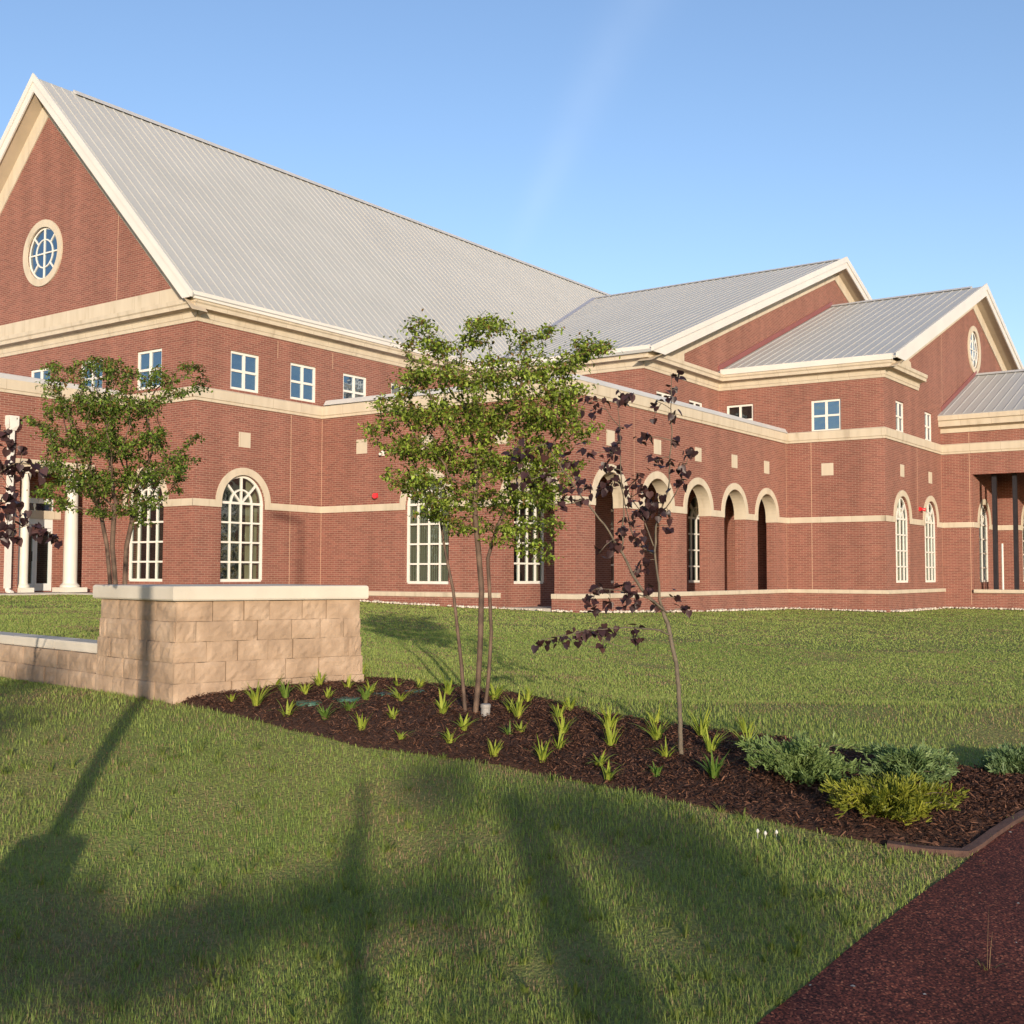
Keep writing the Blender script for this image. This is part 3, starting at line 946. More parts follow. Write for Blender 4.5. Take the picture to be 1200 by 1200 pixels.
for cx, r in ((19.45, .125), (20.98, .205)):
    c = MB()
    zb, zt = Z0 - .58, Z0 + 2.975
    c.box(cx - r * 1.75, cx + r * 1.75, tL - .02 - r * 1.75 + .1, tL - .02 + r * 1.75 + .1, zb, zb + .14)
    c.lathe((cx, tL + .08), [(r * 1.4, zb + .142), (r * 1.4, zb + .2), (r * 1.06, zb + .26), (r, zb + .3), (r * .98, zb + 1.5), (r * .86, zt - .3), (r * .92, zt - .26), (r * 1.2, zt - .12), (r * 1.2, zt - .08)], 28)
    c.box(cx - r * 1.45, cx + r * 1.45, tL + .08 - r * 1.45, tL + .08 + r * 1.45, zt - .078, zt)
    c.build('column', M['column'], BL, smooth=False)
# conductor head and downpipe
c = MB()
c.box(18.78, 18.93, tL - .14, tL - .01, Z0 - .45, Z0 + 4.1)
c.prism([(18.75, tL - .16, Z0 + 4.1), (18.96, tL - .16, Z0 + 4.1), (19.01, tL - .22, Z0 + 4.26), (19.01, tL - .22, Z0 + 4.52), (18.70, tL - .22, Z0 + 4.52), (18.70, tL - .22, Z0 + 4.26)], (0, .25, 0))
c.tube([(18.855, tL - .075, Z0 - .42), (18.86, tL - .1, Z0 - .52), (18.88, tL - .28, Z0 - .58)], .07, 10)
c.build('downpipe', M['fascia'], BL)

# --- string course, bands, plinth cap, cornice
def string(plane, c, a0, a1, off=0.032):
    mb = MB()
    q = [PT(plane, c, a0, 2.02, off), PT(plane, c, a1, 2.02, off), PT(plane, c, a1, 2.24, off), PT(plane, c, a0, 2.24, off)]
    mb.prism(q, (off + .02, 0, 0) if plane == 's' else (0, off + .02, 0))
    return mb.build('string_course', M['stone'], BL)
for a0, a1 in ((sA - .032, wb - RO), (wb + RO, s1)): string('t', tA, a0, a1)
string('s', sA, tA + .001, wa - RO + .002)
for a0, a1 in ((wc + RO, tA - .033), (ec + RO, wc - RO), (tE + .001, ec - RO)): string('s', s1, a0, a1)
xs = [s1 - .032] + [q for a in ARC for q in (a - RO, a + RO)] + [sF]
for i in range(0, len(xs), 2): string('t', tE, xs[i], xs[i + 1])
string('s', sF, tG + .001, tE - .033)
for a0, a1 in ((sF - .032, WG[0] - RO), (WG[0] + RO, WG[1] - RO), (WG[1] + RO, sH)): string('t', tG, a0, a1)
string('s', sH, tJ + .001, tG - .033)
for a0, a1 in ((sH - .03, wj - RO), (wj + RO, 54.6)): string('t', tJ, a0, a1)
string('s', 54.6, tK, tJ - .033)
string('t', tK, 54.57, wk - RO); string('t', tK, wk + RO, 64)
string('t', tL, 4, p0 - .2)
bandp = [(0, 5.17), (.045, 5.17), (.05, 5.25), (.075, 5.27), (.08, 5.56), (0, 5.60)]
bdz = [.02, .02, .02, 0, -.03, -.05, -.05, -.05]
sweep([(sA, tL), (sA, tA), (s1, tA), (s1, tE), (sF, tE), (sF, tG), (sH, tG), (sH, -6)], bandp, bdz, 'stone_band')
sweep([(4, tL), (sA, tL)], bandp, [.02, .02], 'stone_band')
cop = [(.078, 5.57), (.078, 5.585), (-.02, 5.74), (-.30, 5.80), (-.30, 5.5)]
sweep([(s1, tA - .15), (s1, tE), (sF - .02, tE)], cop, [.06, 0, -.02], 'coping', M['coping'])
sweep([(4, tL), (sA - .01, tL)], cop, [0, 0], 'coping', M['coping'])
cap = [(0, -.555), (.11, -.56), (.115, -.58), (.115, -.69), (.10, -.705), (0, -.71)]
bot = [(0, -.70), (.085, -.70), (.085, GB), (0, GB)]
for nm, pr, mt in (('plinth_cap', cap, M['stone']), ('plinth', bot, M['brick'])):
    sweep([(s1, tA - .2), (s1, ec + 1.05)], pr, [.0, 0], nm, mt)
    sweep([(s1, ec - ehw + .04), (s1, tE), (sF, tE), (sF, tG), (sH - .02, tG)], pr, [0, 0, .02, .02, .03], nm, mt)
    if nm == 'plinth_cap': sweep([(sH, tJ), (sH, -5)], pr, None, nm, mt)
corn = [(0, 7.50), (.035, 7.50), (.05, 7.60), (.07, 7.62), (.08, 7.76), (.13, 7.79), (.15, 7.81), (.34, 7.83), (.35, 7.94), (.39, 7.98), (.40, 8.10), (0, 8.13)]
sweep([(sA, 44.3), (sA, tA), (sM, tA), (sM, tM), (sF, tM), (sF, tG), (47.55, tG)], corn, [.08, .08, .03, .02, -.02, -.09, -.06], 'cornice')
gut = [(.36, 8.02), (.44, 8.03), (.46, 8.245), (.42, 8.26), (.30, 8.25)]
sweep([(sA - .46, tA), (sM + .2, tA)], gut, [.10, .02], 'gutter', M['fascia'])
sweep([(sM, tA - .2), (sM, tM - .46)], gut, [.02, .02], 'gutter', M['fascia'])
sweep([(sF, tM - .3), (sF, tG - .46)], gut, [.02, -.05], 'gutter', M['fascia'])
# panels standing on the cornice under the gables, and the short returns
def slab(plane, c, poly, off, th, name, mt):
    mb = MB()
    q = [PT(plane, c, a, z, off) for a, z in poly]
    mb.prism(q, (th, 0, 0) if plane == 's' else (0, th, 0))
    return mb.build(name, mt, BL)
slab('s', sA, [(27.99, 8.15), (43.95, 8.15), (43.95 - .5, 8.72), (28.5, 8.72)], .03, .05, 'pediment_band', M['stone'])
slab('t', tM, [(sM, 8.1), (40.2, 8.1), (40.2, 8.72), (38.9, 8.72)], .062, .09, 'gable_return', M['stone'])
slab('t', tG, [(sF, 8.0), (46.6, 8.0), (46.45, 8.42), (45.9, 8.55), (44.9, 8.62)], .062, .09, 'gable_return', M['stone'])
# far wing eave
corn2 = [(0, 6.02), (.05, 6.02), (.06, 6.20), (.20, 6.24), (.34, 6.27), (.36, 6.50), (.42, 6.53), (.43, 6.72), (.0, 6.76)]
sweep([(sH, tG - .002), (sH, -6)], corn2, None, 'cornice')

# --- roofs: slabs with standing seams
def roof_plane(A, B, C, D, pitch=0.40, name='roof'):
    """A,B eave ends; D,C ridge ends (A-D and B-C run up the slope); seams run up the slope"""
    A, B, C, D = (Vector((q[0], q[1], q[2] + Z0)) for q in (A, B, C, D))
    nrm = (B - A).cross(D - A).normalized()
    if nrm.z < 0: nrm = -nrm
    mb = MB()
    mb.prism([A, B, C, D], -nrm * 0.10)
    n = int((B - A).length / pitch)
    for i in range(1, n + 1):
        t = (i - .5) / n
        a, b = A.lerp(B, t), D.lerp(C, t)
        u_ = (b - a).normalized()
        mb.bar(a - nrm * .005 + u_ * .10, b - nrm * .005 - u_ * .05, 0.04, nrm * 0.032)
    return mb.build(name, M['roof'], BL)
rk = 22.15
roof_plane((rk, eL - .05, zE), (78, eL - .05, zE), (78, tR, zR), (rk, tR, zR))
roof_plane((rk, 2 * tR - eL, zE), (78, 2 * tR - eL, zE), (78, tR, zR), (rk, tR, zR))
mb = MB()
mb.prism([(rk + 1.5, tR - .22, Z0 + zR - .13), (rk + 1.5, tR, Z0 + zR + .09), (rk + 1.5, tR + .22, Z0 + zR - .13), (rk + 1.5, tR, Z0 + zR - .05)], (60, 0, 0))
mb.build('ridge_cap', M['coping'], BL)
rk3 = 20.15
roof_plane((e3, 35.2, zE3), (e3, rk3, zE3), (sR3, rk3, zR3), (sR3, 35.2, zR3))
roof_plane((2 * sR3 - e3, 35.2, zE3), (2 * sR3 - e3, rk3, zE3), (sR3, rk3, zR3), (sR3, 35.2, zR3))
mb = MB(); mb.prism([(sR3 - .25, rk3 + .3, Z0 + zR3 - .04), (sR3, rk3 + .3, Z0 + zR3 + .09), (sR3 + .25, rk3 + .3, Z0 + zR3 - .04)], (0, 14.6, 0)); mb.build('ridge_cap', M['coping'], BL)
rk2 = 13.40
roof_plane((e2, tM, zE2), (e2, rk2, zE2), (sR2, rk2, zR2), (sR2, tM, zR2))
roof_plane((2 * sR2 - e2, tM, zE2), (2 * sR2 - e2, rk2, zE2), (sR2, rk2, zR2), (sR2, tM, zR2))
mb = MB(); mb.prism([(sR2 - .25, rk2 + .6, Z0 + zR2 - .04), (sR2, rk2 + .6, Z0 + zR2 + .09), (sR2 + .25, rk2 + .6, Z0 + zR2 - .04)], (0, 6.7, 0)); mb.build('ridge_cap', M['coping'], BL)
e4, zE4, sR4, zR4 = 50.28, 6.74, 56.55, 9.34
roof_plane((e4, tG, zE4), (e4, -6, zE4), (sR4, -6, zR4), (sR4, tG, zR4))
roof_plane((2 * sR4 - e4, tG, zE4), (2 * sR4 - e4, -6, zE4), (sR4, -6, zR4), (sR4, tG, zR4))
mb = MB(); mb.prism([(sR4 - .25, -6, Z0 + zR4 - .04), (sR4, -6, Z0 + zR4 + .09), (sR4 + .25, -6, Z0 + zR4 - .04)], (0, 19.95, 0)); mb.build('ridge_cap', M['coping'], BL)
# valley and red flashings
def strip(a, b, wv, up, name, mt):
    mb = MB(); mb.bar((a[0], a[1], a[2] + Z0), (b[0], b[1], b[2] + Z0), wv, up); return mb.build(name, mt, BL)
def main_z(t): return zE + (t - eL + .05) * (zR - zE) / (tR - eL + .05)
def mid_z(s): return zE3 + (s - e3) * sl3
def t_at(z): return eL - .05 + (z - zE) / ((zR - zE) / (tR - eL + .05))
strip((e3 + .3, t_at(mid_z(e3 + .3)), mid_z(e3 + .3) + .02), (sR3, t_at(zR3), zR3 + .02), .34, (0, 0, .06), 'valley', M['valley'])
strip((e2 + .35, tM - .03, zE2 + .35 * sl2 + .04), (sR2 + .02, tM - .03, zR2 + .04), .05, (0, 0, .22), 'flashing', M['flash'])
strip((e4 + .5, tG - .03, zE4 + .5 * (zR4 - zE4) / (sR4 - e4) + .03), (sR4 + .05, tG - .03, zR4 + .04), .05, (0, 0, .2), 'flashing', M['flash'])
# rake boards, soffits and friezes of the three gables
def gable_trim(plane, cw, cr, a_e, z_e, a_r, z_r, fw, fr):
    """cw wall plane, cr rake plane; eave (a_e,z_e) to ridge (a_r,z_r); fw fascia height, fr frieze height"""
    th = 0.05
    for sgn in (1, -1):
        ae = a_r + (a_e - a_r) * sgn
        zc = z_e - .08
        ac = a_r + (ae - a_r) * (z_r - fw - zc) / (z_r - z_e)
        q = [(ae, z_e + .10), (a_r, z_r + .10), (a_r, z_r - fw), (ac, zc), (ae, zc)]
        slab(plane, cr, q, 0.03, th, 'rake_board', M['fascia'])
        q2 = [(ae, z_e + .13), (a_r, z_r + .13), (a_r, z_r - .16), (ae, z_e - .08)]
        slab(plane, cr, q2, 0.075, .044, 'rake_trim', M['fascia'])
        mb = MB()
        dz = .06
        vs = [PT(plane, cr, ae, z_e - fw + dz), PT(plane, cr, a_r, z_r - fw + dz), PT(plane, cw, a_r, z_r - fw + dz), PT(plane, cw, ae, z_e - fw + dz)]
        mb.prism(vs, (0, 0, .02)); mb.build('soffit', M['trim'], BL)
        slp = (z_r - z_e) / abs(a_r - a_e)
        q3 = [(ae, z_e - fw + dz), (a_r, z_r - fw + dz), (a_r, z_r - fw - fr), (a_r + (ae - a_r) * (1 - fr / (z_r - z_e)), z_e - fw)]
        slab(plane, cw, q3, 0.04, .06, 'frieze_board', M['stone'])
gable_trim('s', sA, rk, eL - .05, zE, tR, zR, .50, .68)
gable_trim('t', tM, rk3, e3, zE3, sR3, zR3, .46, .50)
gable_trim('t', tG, rk2, e2, zE2, sR2, zR2, .46, .50)
# flat roofs behind the parapets
mb = MB(); mb.box(s1 + .31, sF - .001, tE + .31, tA - .001, Z0 + 5.35, Z0 + 5.45); mb.box(4, sA - .001, tL + .31, 44, Z0 + 5.35, Z0 + 5.45); mb.build('flat_roof', M['coping'], BL)
mb = MB(); mb.box(sA + .36, 70, tA + .36, 43.5, Z0 - .9, Z0 - .7); mb.box(s1 + .41, 70, tI + .31, tA + .35, Z0 - .905, Z0 - .705); mb.build('floor', M['inner'], BL)
# interior partitions so that the windows look into rooms
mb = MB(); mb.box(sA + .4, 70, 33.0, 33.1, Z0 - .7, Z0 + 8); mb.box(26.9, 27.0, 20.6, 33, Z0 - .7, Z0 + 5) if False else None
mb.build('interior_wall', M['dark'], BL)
mb = MB(); mb.box(sF + .4, 66, 17.5, 17.6, Z0 - 1, Z0 + 7); mb.build('interior_wall', M['inner'], BL)
# square stone insets
def inset(plane, c, a, z, s=.47):
    slab(plane, c, [(a - s / 2, z - s / 2), (a + s / 2, z - s / 2), (a + s / 2, z + s / 2), (a - s / 2, z + s / 2)], .012, .03, 'stone_inset', M['stone'])
inset('t', tA, 24.66, 4.16); inset('s', s1, 26.15, 4.15); inset('s', s1, wc, 4.12); inset('s', s1, 20.5, 4.12)
for a in ARC: inset('t', tE, a, 4.07)
inset('s', sF, 16.21, 4.06); inset('t', tG, 45.36, 4.05); inset('t', tG, 49.06, 4.03)
# control joints
def joint(plane, c, a, z0, z1): slab(plane, c, [(a - .011, z0), (a + .011, z0), (a + .011, z1), (a - .011, z1)], .0025, .006, 'control_joint', M['joint'])
for z0, z1 in ((-1.2, 2.01), (2.25, 5.17)):
    joint('t', tA, 26.63, z0, z1); joint('s', sF, 16.86, z0, z1); joint('s', s1, tA - .02, z0, z1); joint('s', sH, 12.86, z0, z1); joint('t', tE, sF - .02, z0, z1); joint('t', tG, sH - .02, z0, z1)
joint('t', tE, 31.35, 2.25, 5.17); joint('t', tA, 26.0, 6.95, 7.5); joint('t', tA, 28.5, 6.95, 7.5); joint('s', sA, 31.95, 8.75, 12.6); joint('s', sH, 12.86, 5.57, 6.0)
joint('t', tG, 47.3, 2.3, 5.1); joint('t', tG, 51.0, 6.9, 11.0)
# red alarm horns and a small camera
def horn(plane, c, a, z):
    mb = MB()
    q = [(a - .075, z - .075), (a + .075, z - .075), (a + .075, z + .075), (a - .075, z + .075)]
    mb.prism([PT(plane, c, x, y, .07) for x, y in q], (.075, 0, 0) if plane == 's' else (0, .075, 0))
    b_ = Vector(PT(plane, c, a, z, .07)); dirv = Vector((-1, 0, 0)) if plane == 's' else Vector((0, -1, 0))
    e_ = Vector((0, -.1, -.02)) if plane == 's' else Vector((.1, 0, -.02))
    mb.tube([b_, b_ + dirv * .05 + e_ * .5, b_ + dirv * .10 + e_, b_ + dirv * .14 + e_ * 1.2], [.04, .045, .065, .085], 14)
    return mb.build('alarm_horn', M['red'], BL)
horn('s', s1, 25.5, 2.52); horn('t', tG, 47.5, 2.66)
mb = MB(); q = Vector(PT('s', s1, 25.2, 3.86)); mb.box(q.x - .06, q.x, q.y - .05, q.y + .05, q.z - .07, q.z + .09); mb.tube([q + Vector((-.06, 0, .02)), q + Vector((-.2, -.02, -.03))], .045, 10); mb.build('security_camera', M['frame'], BL)

# sidewalk and pale stone strip at the building's foot
def strip_on_ground(L, wv, h, name, mt, lab, cat, nrm):
    P = np.asarray(L, float)
    mb = MB()
    for q in P:
        a = q; b = q + np.asarray(nrm) * wv
        za, zb = float(tz(*a)) + h, float(tz(*b)) + h
        mb.v += [(a[0], a[1], za), (b[0], b[1], zb), (b[0], b[1], zb - .2)]
    for i in range(len(P) - 1):
        mb.f += [[3 * i, 3 * i + 1, 3 * i + 4, 3 * i + 3], [3 * i + 1, 3 * i + 2, 3 * i + 5, 3 * i + 4]]
    return tag(mb.build(name, mt), lab, cat, kind='structure')
strip_on_ground([(x, tL + .02) for x in np.linspace(4, sA, 40)], 1.5, .05, 'sidewalk', M['concrete'], 'pale concrete walk along the left wing', 'sidewalk', (0, -1))

def pebbles():
    V, T, Cc = [], [], []
    segs = [((s1 - .1, tA - 1.0), (s1 - .1, tE), (-1, 0)), ((s1, tE - .1), (sF, tE - .1), (0, -1)), ((sF - .1, tE), (sF - .1, tG), (-1, 0)), ((sF, tG - .1), (sH, tG - .1), (0, -1)), ((sH - .1, tG), (sH - .1, 6), (-1, 0))]
    ico = np.array([(0, 0, 1), (1, 0, 0), (0, 1, 0), (-1, 0, 0), (0, -1, 0), (0, 0, -1)], float)
    tri = np.array([(0, 1, 2), (0, 2, 3), (0, 3, 4), (0, 4, 1), (5, 2, 1), (5, 3, 2), (5, 4, 3), (5, 1, 4)])
    k = 0
    for a, b, n in segs:
        L = math.hypot(b[0] - a[0], b[1] - a[1])
        cnt = int(L * 55)
        for _ in range(cnt):
            t = rng.random(); wv = rng.random() ** 1.6 * .38
            if math.sin(t * L * 1.9 + a[0]) + math.sin(t * L * 0.7) < -0.5 and rng.random() < .8: continue
            x = a[0] + (b[0] - a[0]) * t + n[0] * wv; y = a[1] + (b[1] - a[1]) * t + n[1] * wv
            r = rng.uniform(.025, .06)
            z = float(tz(x, y)) + r * .5 + .02
            th = rng.random() * 6.28
            M2 = np.array([[math.cos(th), -math.sin(th), 0], [math.sin(th), math.cos(th), 0], [0, 0, 1]])
            V.append((ico * rng.uniform(.6, 1.3, 3) * r * (1.2, 1.2, .8)) @ M2.T + (x, y, z)); T.append(tri + k); k += 6
            Cc.append(np.tile(np.array((.60, .54, .45)) * rng.uniform(.7, 1.15), (8, 1)))
    o = fast_mesh('gravel', np.concatenate(V), np.concatenate(T), np.concatenate(Cc), M['pebble'])
    tag(o, 'pale stones strewn along the foot of the brick walls', 'gravel', kind='stuff')
pebbles()

# ------------------------------------------------------------------ split block wall with cast cap
C0 = np.array(WC)
dS, dL = np.array(WS), np.array(WL)
LS, LL = 1.61, 1.21
CH = 0.160
zbase = -1.05
ztop = zbase + 0.03 + 5 * CH
def udw(p): return np.array(UD(p[0], p[1]))
def block_course(mb, a, b, z0, z1, inward, seed, depth=.22, lens=(.22, .26, .30)):
    """split faced units from a to b (world xy), face outwards = -inward"""
    rr = random.Random(seed)
    a, b = np.asarray(a), np.asarray(b)
    L = np.hypot(*(b - a)); d = (b - a) / L
    x = -rr.random() * .15 if seed % 2 else 0
    x = 0.0
    first = True
    while x < L - 1e-6:
        w_ = rr.choice(lens) * (0.55 if first and seed % 2 else 1)
        first = False
        if L - x - w_ < .1: w_ = L - x
        g = .0022
        x0, x1 = x + g, min(x + w_, L) - g
        nx, nz = 6, 4
        V = []
        jut = rr.uniform(-.006, .013)
        for j in range(nz + 1):
            for i in range(nx + 1):
                fx, fz = i / nx, j / nz
                e = min(fx, 1 - fx, .12) / .12 * min(fz, 1 - fz, .18) / .18
                e = max(0, min(1, min(fx, 1 - fx) / .1)) * max(0, min(1, min(fz, 1 - fz) / .16))
                out = jut + .007 * e + rr.uniform(-.005, .005) * (1 if e > 0 else .3)
                p = a + d * (x0 + (x1 - x0) * fx) - inward * out
                V.append((p[0], p[1], z0 + .001 + (z1 - z0 - .002) * fz + (rr.uniform(-.002, .002))))
        nF = len(V)
        for j in (0, nz):
            for i in (0, nx):
                p = a + d * (x0 + (x1 - x0) * i / nx) + inward * depth
                V.append((p[0], p[1], z0 + .002 + (z1 - z0 - .004) * j / nz))
        fs = [(j * (nx + 1) + i, j * (nx + 1) + i + 1, (j + 1) * (nx + 1) + i + 1, (j + 1) * (nx + 1) + i) for j in range(nz) for i in range(nx)]
        fs.append([nF, nF + 1] + list(range(nx, -1, -1)))
        fs.append(list(range(nz * (nx + 1), (nz + 1) * (nx + 1))) + [nF + 3, nF + 2])
        fs.append([j * (nx + 1) for j in range(nz, -1, -1)] + [nF, nF + 2])
        fs.append([j * (nx + 1) + nx for j in range(nz + 1)] + [nF + 3, nF + 1])
        mb.add(V, fs)
        x += w_

wS = udw(C0 + dS) - udw(C0); wL = udw(C0 + dL) - udw(C0)
wS /= np.hypot(*wS); wL /= np.hypot(*wL)
def inw(d, ref):
    n = np.array((d[1], -d[0]))
    return n if n @ ref > 0 else -n
base_xy = udw(C0)
SW = empty('stone_pier', (base_xy[0], base_xy[1], Z0 + zbase))
tag(SW, 'tan split block wall pier with thick cream cap beside the mulch bed', 'stone wall')
inS, inL = inw(wS, wL), inw(wL, wS)
for k in range(6):
    z0 = Z0 + ztop - (k + 1) * CH; z1 = z0 + CH
    bat = .016 * k                                   # lower courses stand out further
    mb = MB()
    c = base_xy - (wS + wL) * bat * .5
    eS = c + wS * (LS + bat); eL_ = c + wL * (LL + bat)
    fr = eS + wL * (LL + bat)
    block_course(mb, c, eS, z0, z1, inS, 10 + k)
    block_course(mb, eL_, c, z0, z1, inL, 30 + k)
    block_course(mb, eS, fr, z0, z1, -wS, 50 + k)
    block_course(mb, fr, eL_, z0, z1, -wL, 70 + k)
    mb.build('block_course', M['block'], SW)
def cap_slab(corner, e1, l1, e2, l2, z0, h, name, parent, ov=.06):
    a = np.asarray(corner) - e1 * ov - e2 * ov
    P = [a, a + e1 * (l1 + 2 * ov), a + e1 * (l1 + 2 * ov) + e2 * (l2 + 2 * ov), a + e2 * (l2 + 2 * ov)]
    ctr = sum(P) / 4
    mb = MB()
    n = 4
    for ins, z in ((0.012, z0), (0, z0 + .012), (0, z0 + h - .018), (.006, z0 + h - .006), (.02, z0 + h)):
        for q in P:
            dd = (ctr - q); dd = dd / np.hypot(*dd)
            mb.v.append((q[0] + dd[0] * ins, q[1] + dd[1] * ins, z))
    for r_ in range(4):
        for i in range(4):
            j = (i + 1) % 4
            mb.f.append([r_ * 4 + i, r_ * 4 + j, r_ * 4 + 4 + j, r_ * 4 + 4 + i])
    mb.f += [[3, 2, 1, 0], [16, 17, 18, 19]]
    return mb.build(name, M['cap'], parent)
cap_slab(base_xy, wS, LS, wL, LL, Z0 + ztop + .004, .116, 'cap', SW, .055)
# low wall carrying on to the left
lw0 = base_xy + wL * (LL + .06)
LW = empty('low_wall', (lw0[0], lw0[1], Z0 + zbase))
tag(LW, 'low tan block retaining wall with cream cap, running off left from the taller pier', 'stone wall')
LEN = 7.0
for k in range(3):
    z0 = Z0 + ztop - 3 * CH - (k + 1) * CH + .005; z1 = z0 + CH
    mb = MB()
    a = lw0 - inL * .012 * k
    block_course(mb, a + wL * LEN, a, z0, z1, inL, 90 + k, .25, (.24, .30, .36))
    mb.build('block_course', M['block'], LW)
x = 0
k = 0
while x < LEN:
    cap_slab(lw0 + wL * (x + .004) + inL * .02, wL, .87, inL, .26, Z0 + ztop - 3 * CH + .009, .085, 'cap', LW, 0.0 if False else .0)
    x += .88
# valve box lids
def lid(px, py, lab):
    p = at(px, py)
    z = mulch_z(p[0], p[1]) - .010
    e = empty('valve_lid', (p[0], p[1], z))
    tag(e, lab, 'valve lid', 'round green valve lids in the mulch')
    mb = MB(); r = .105
    mb.lathe((p[0], p[1]), [(r * 1.12, z - .05), (r * 1.12, z + .006), (r * 1.03, z + .008)], 28); mb.build('rim', M['lid'], e)
    mb = MB(); mb.lathe((p[0], p[1]), [(r, z), (r, z + .013), (r * .93, z + .017), (r * .3, z + .019), (.001, z + .019)], 28); mb.build('lid', M['lid'], e)
lid(363, 830, 'round green plastic valve lid nearest the front edge of the mulch')
lid(406.5, 826.5, 'round green valve lid second from the stone pier')
lid(452, 821, 'round green valve lid between two clumps, third from the pier')
lid(482, 817.5, 'round green valve lid at the back, farthest from the stone pier')
# ------------------------------------------------------------------ trees
def space_col(attr, nodes, parent, step=.07, infl=.5, kill=.11, iters=140):
    nodes = [np.array(q, float) for q in nodes]
    parent = list(parent)
    A = np.array(attr, float)
    for _ in range(iters):
        if len(A) == 0: break
        Nn = np.array(nodes)
        D = np.linalg.norm(A[:, None, :] - Nn[None], axis=2)
        near = D.argmin(1); dm = D[np.arange(len(A)), near]
        act = dm < infl
        if not act.any():
            infl *= 1.6
            continue
        grown = 0
        for k in np.unique(near[act]):
            v = A[act & (near == k)] - Nn[k]
            v = v / np.linalg.norm(v, axis=1)[:, None]
            g = v.mean(0) + rng.normal(0, .12, 3)
            nn = np.linalg.norm(g)
            if nn < 1e-3: continue
            q = Nn[k] + g / nn * step
            if len(nodes) and np.min(np.linalg.norm(np.array(nodes) - q, axis=1)) < step * .35: continue
            nodes.append(q); parent.append(int(k)); grown += 1
        Nn = np.array(nodes)
        D = np.linalg.norm(A[:, None, :] - Nn[None], axis=2).min(1)
        A = A[D > kill]
        if grown == 0:
            A = A[rng.random(len(A)) < .7]
    return np.array(nodes), np.array(parent)

def radii(nodes, parent, tip=.0022, ex=2.3, top=None):
    n = len(nodes)
    acc = np.zeros(n)
    kids = [[] for _ in range(n)]
    for i, p in enumerate(parent):
        if p >= 0: kids[p].append(i)
    for i in range(n - 1, -1, -1):
        if not kids[i]: acc[i] = tip ** ex
        if parent[i] >= 0: acc[parent[i]] += acc[i]
    r = acc ** (1 / ex)
    if top: r = r * (top / r.max()) ** np.clip(np.log(r / tip) / np.log(r.max() / tip), 0, 1)
    return r, kids

def branch_mesh(nodes, parent, r, kids, name, material, root, k=7):
    mb = MB()
    done = set()
    starts = [i for i in range(len(nodes)) if parent[i] < 0]
    stack = list(starts)
    while stack:
        i = stack.pop()
        chain = [i]
        if parent[i] >= 0: chain = [parent[i], i]
        while kids[chain[-1]]:
            c = sorted(kids[chain[-1]], key=lambda q: -r[q])
            stack += c[1:]
            chain.append(c[0])
        pts = [nodes[q] for q in chain]
        rr = [r[q] for q in chain]
        if parent[i] >= 0: rr[0] = min(rr[0], rr[1] * 1.15)
        if len(pts) > 1: mb.tube(pts, rr, k if rr[0] > .006 else 4)
    return mb.build(name, material, root, smooth=True)

def leaf_cloud(pos, size, cols, name, material, root, shape='oval', droop=.3, outw=None):
    """one folded leaf per position; pos (n,3)"""
    n = len(pos)
    size = np.asarray(size)
    if shape == 'oval':
        P = np.array([(0, 0, 0), (.30, .27, .05), (.72, .22, .06), (1, 0, -.05), (.72, -.22, .06), (.30, -.27, .05), (.5, 0, -.03)])
        T = np.array([(0, 6, 1), (1, 6, 2), (2, 6, 3), (3, 6, 4), (4, 6, 5), (5, 6, 0)])
    else:                                            # heart
        P = np.array([(0, 0, 0), (-.12, .28, .05), (.10, .52, .10), (.45, .48, .10), (.78, .22, .04), (1.05, 0, -.08), (.78, -.22, .04), (.45, -.48, .10), (.10, -.52, .10), (-.12, -.28, .05), (.45, 0, -.02)])
        T = np.array([(i, 10, i + 1) for i in range(9)] + [(9, 10, 0)])
    a = rng.uniform(0, 2 * np.pi, n)
    el = rng.normal(-droop, .6, n)
    dx = np.c_[np.cos(a) * np.cos(el), np.sin(a) * np.cos(el), np.sin(el)]
    if outw is not None:
        dx = dx + outw * .6; dx /= np.linalg.norm(dx, axis=1)[:, None]
    up = np.c_[rng.normal(0, .5, n), rng.normal(0, .5, n), np.ones(n)]
    dy = np.cross(up, dx); dy /= np.linalg.norm(dy, axis=1)[:, None]
    dz = np.cross(dx, dy)
    V = pos[:, None, :] + size[:, None, None] * (P[None, :, 0, None] * dx[:, None] + P[None, :, 1, None] * dy[:, None] + P[None, :, 2, None] * dz[:, None])
    m = len(P)
    Tt = (T[None] + (np.arange(n) * m)[:, None, None]).reshape(-1, 3)
    C = np.repeat(cols, len(T), axis=0)
    return fast_mesh(name, V.reshape(-1, 3), Tt, C, material, root, wloc(root))

def lobes_to_attr(lobes, dep, spread, n):
    out = []
    wts = np.array([l[2] ** 2 for l in lobes], float); wts /= wts.sum()
    for i in range(n):
        l = lobes[rng.choice(len(lobes), p=wts)]
        v = rng.normal(0, 1, 3); v /= np.linalg.norm(v); v *= rng.random() ** (1 / 2.5)
        ddep = l[3] if len(l) > 3 else 0
        c = depth_pt(l[0], l[1], dep + ddep + v[2] * min(spread, l[2] * dep / F * 1.6) + rng.normal(0, spread * .45))
        k = l[2] * dep / F
        out.append(c + (CR * v[0] - CD * v[1] * .62) * k)
    return np.array(out)

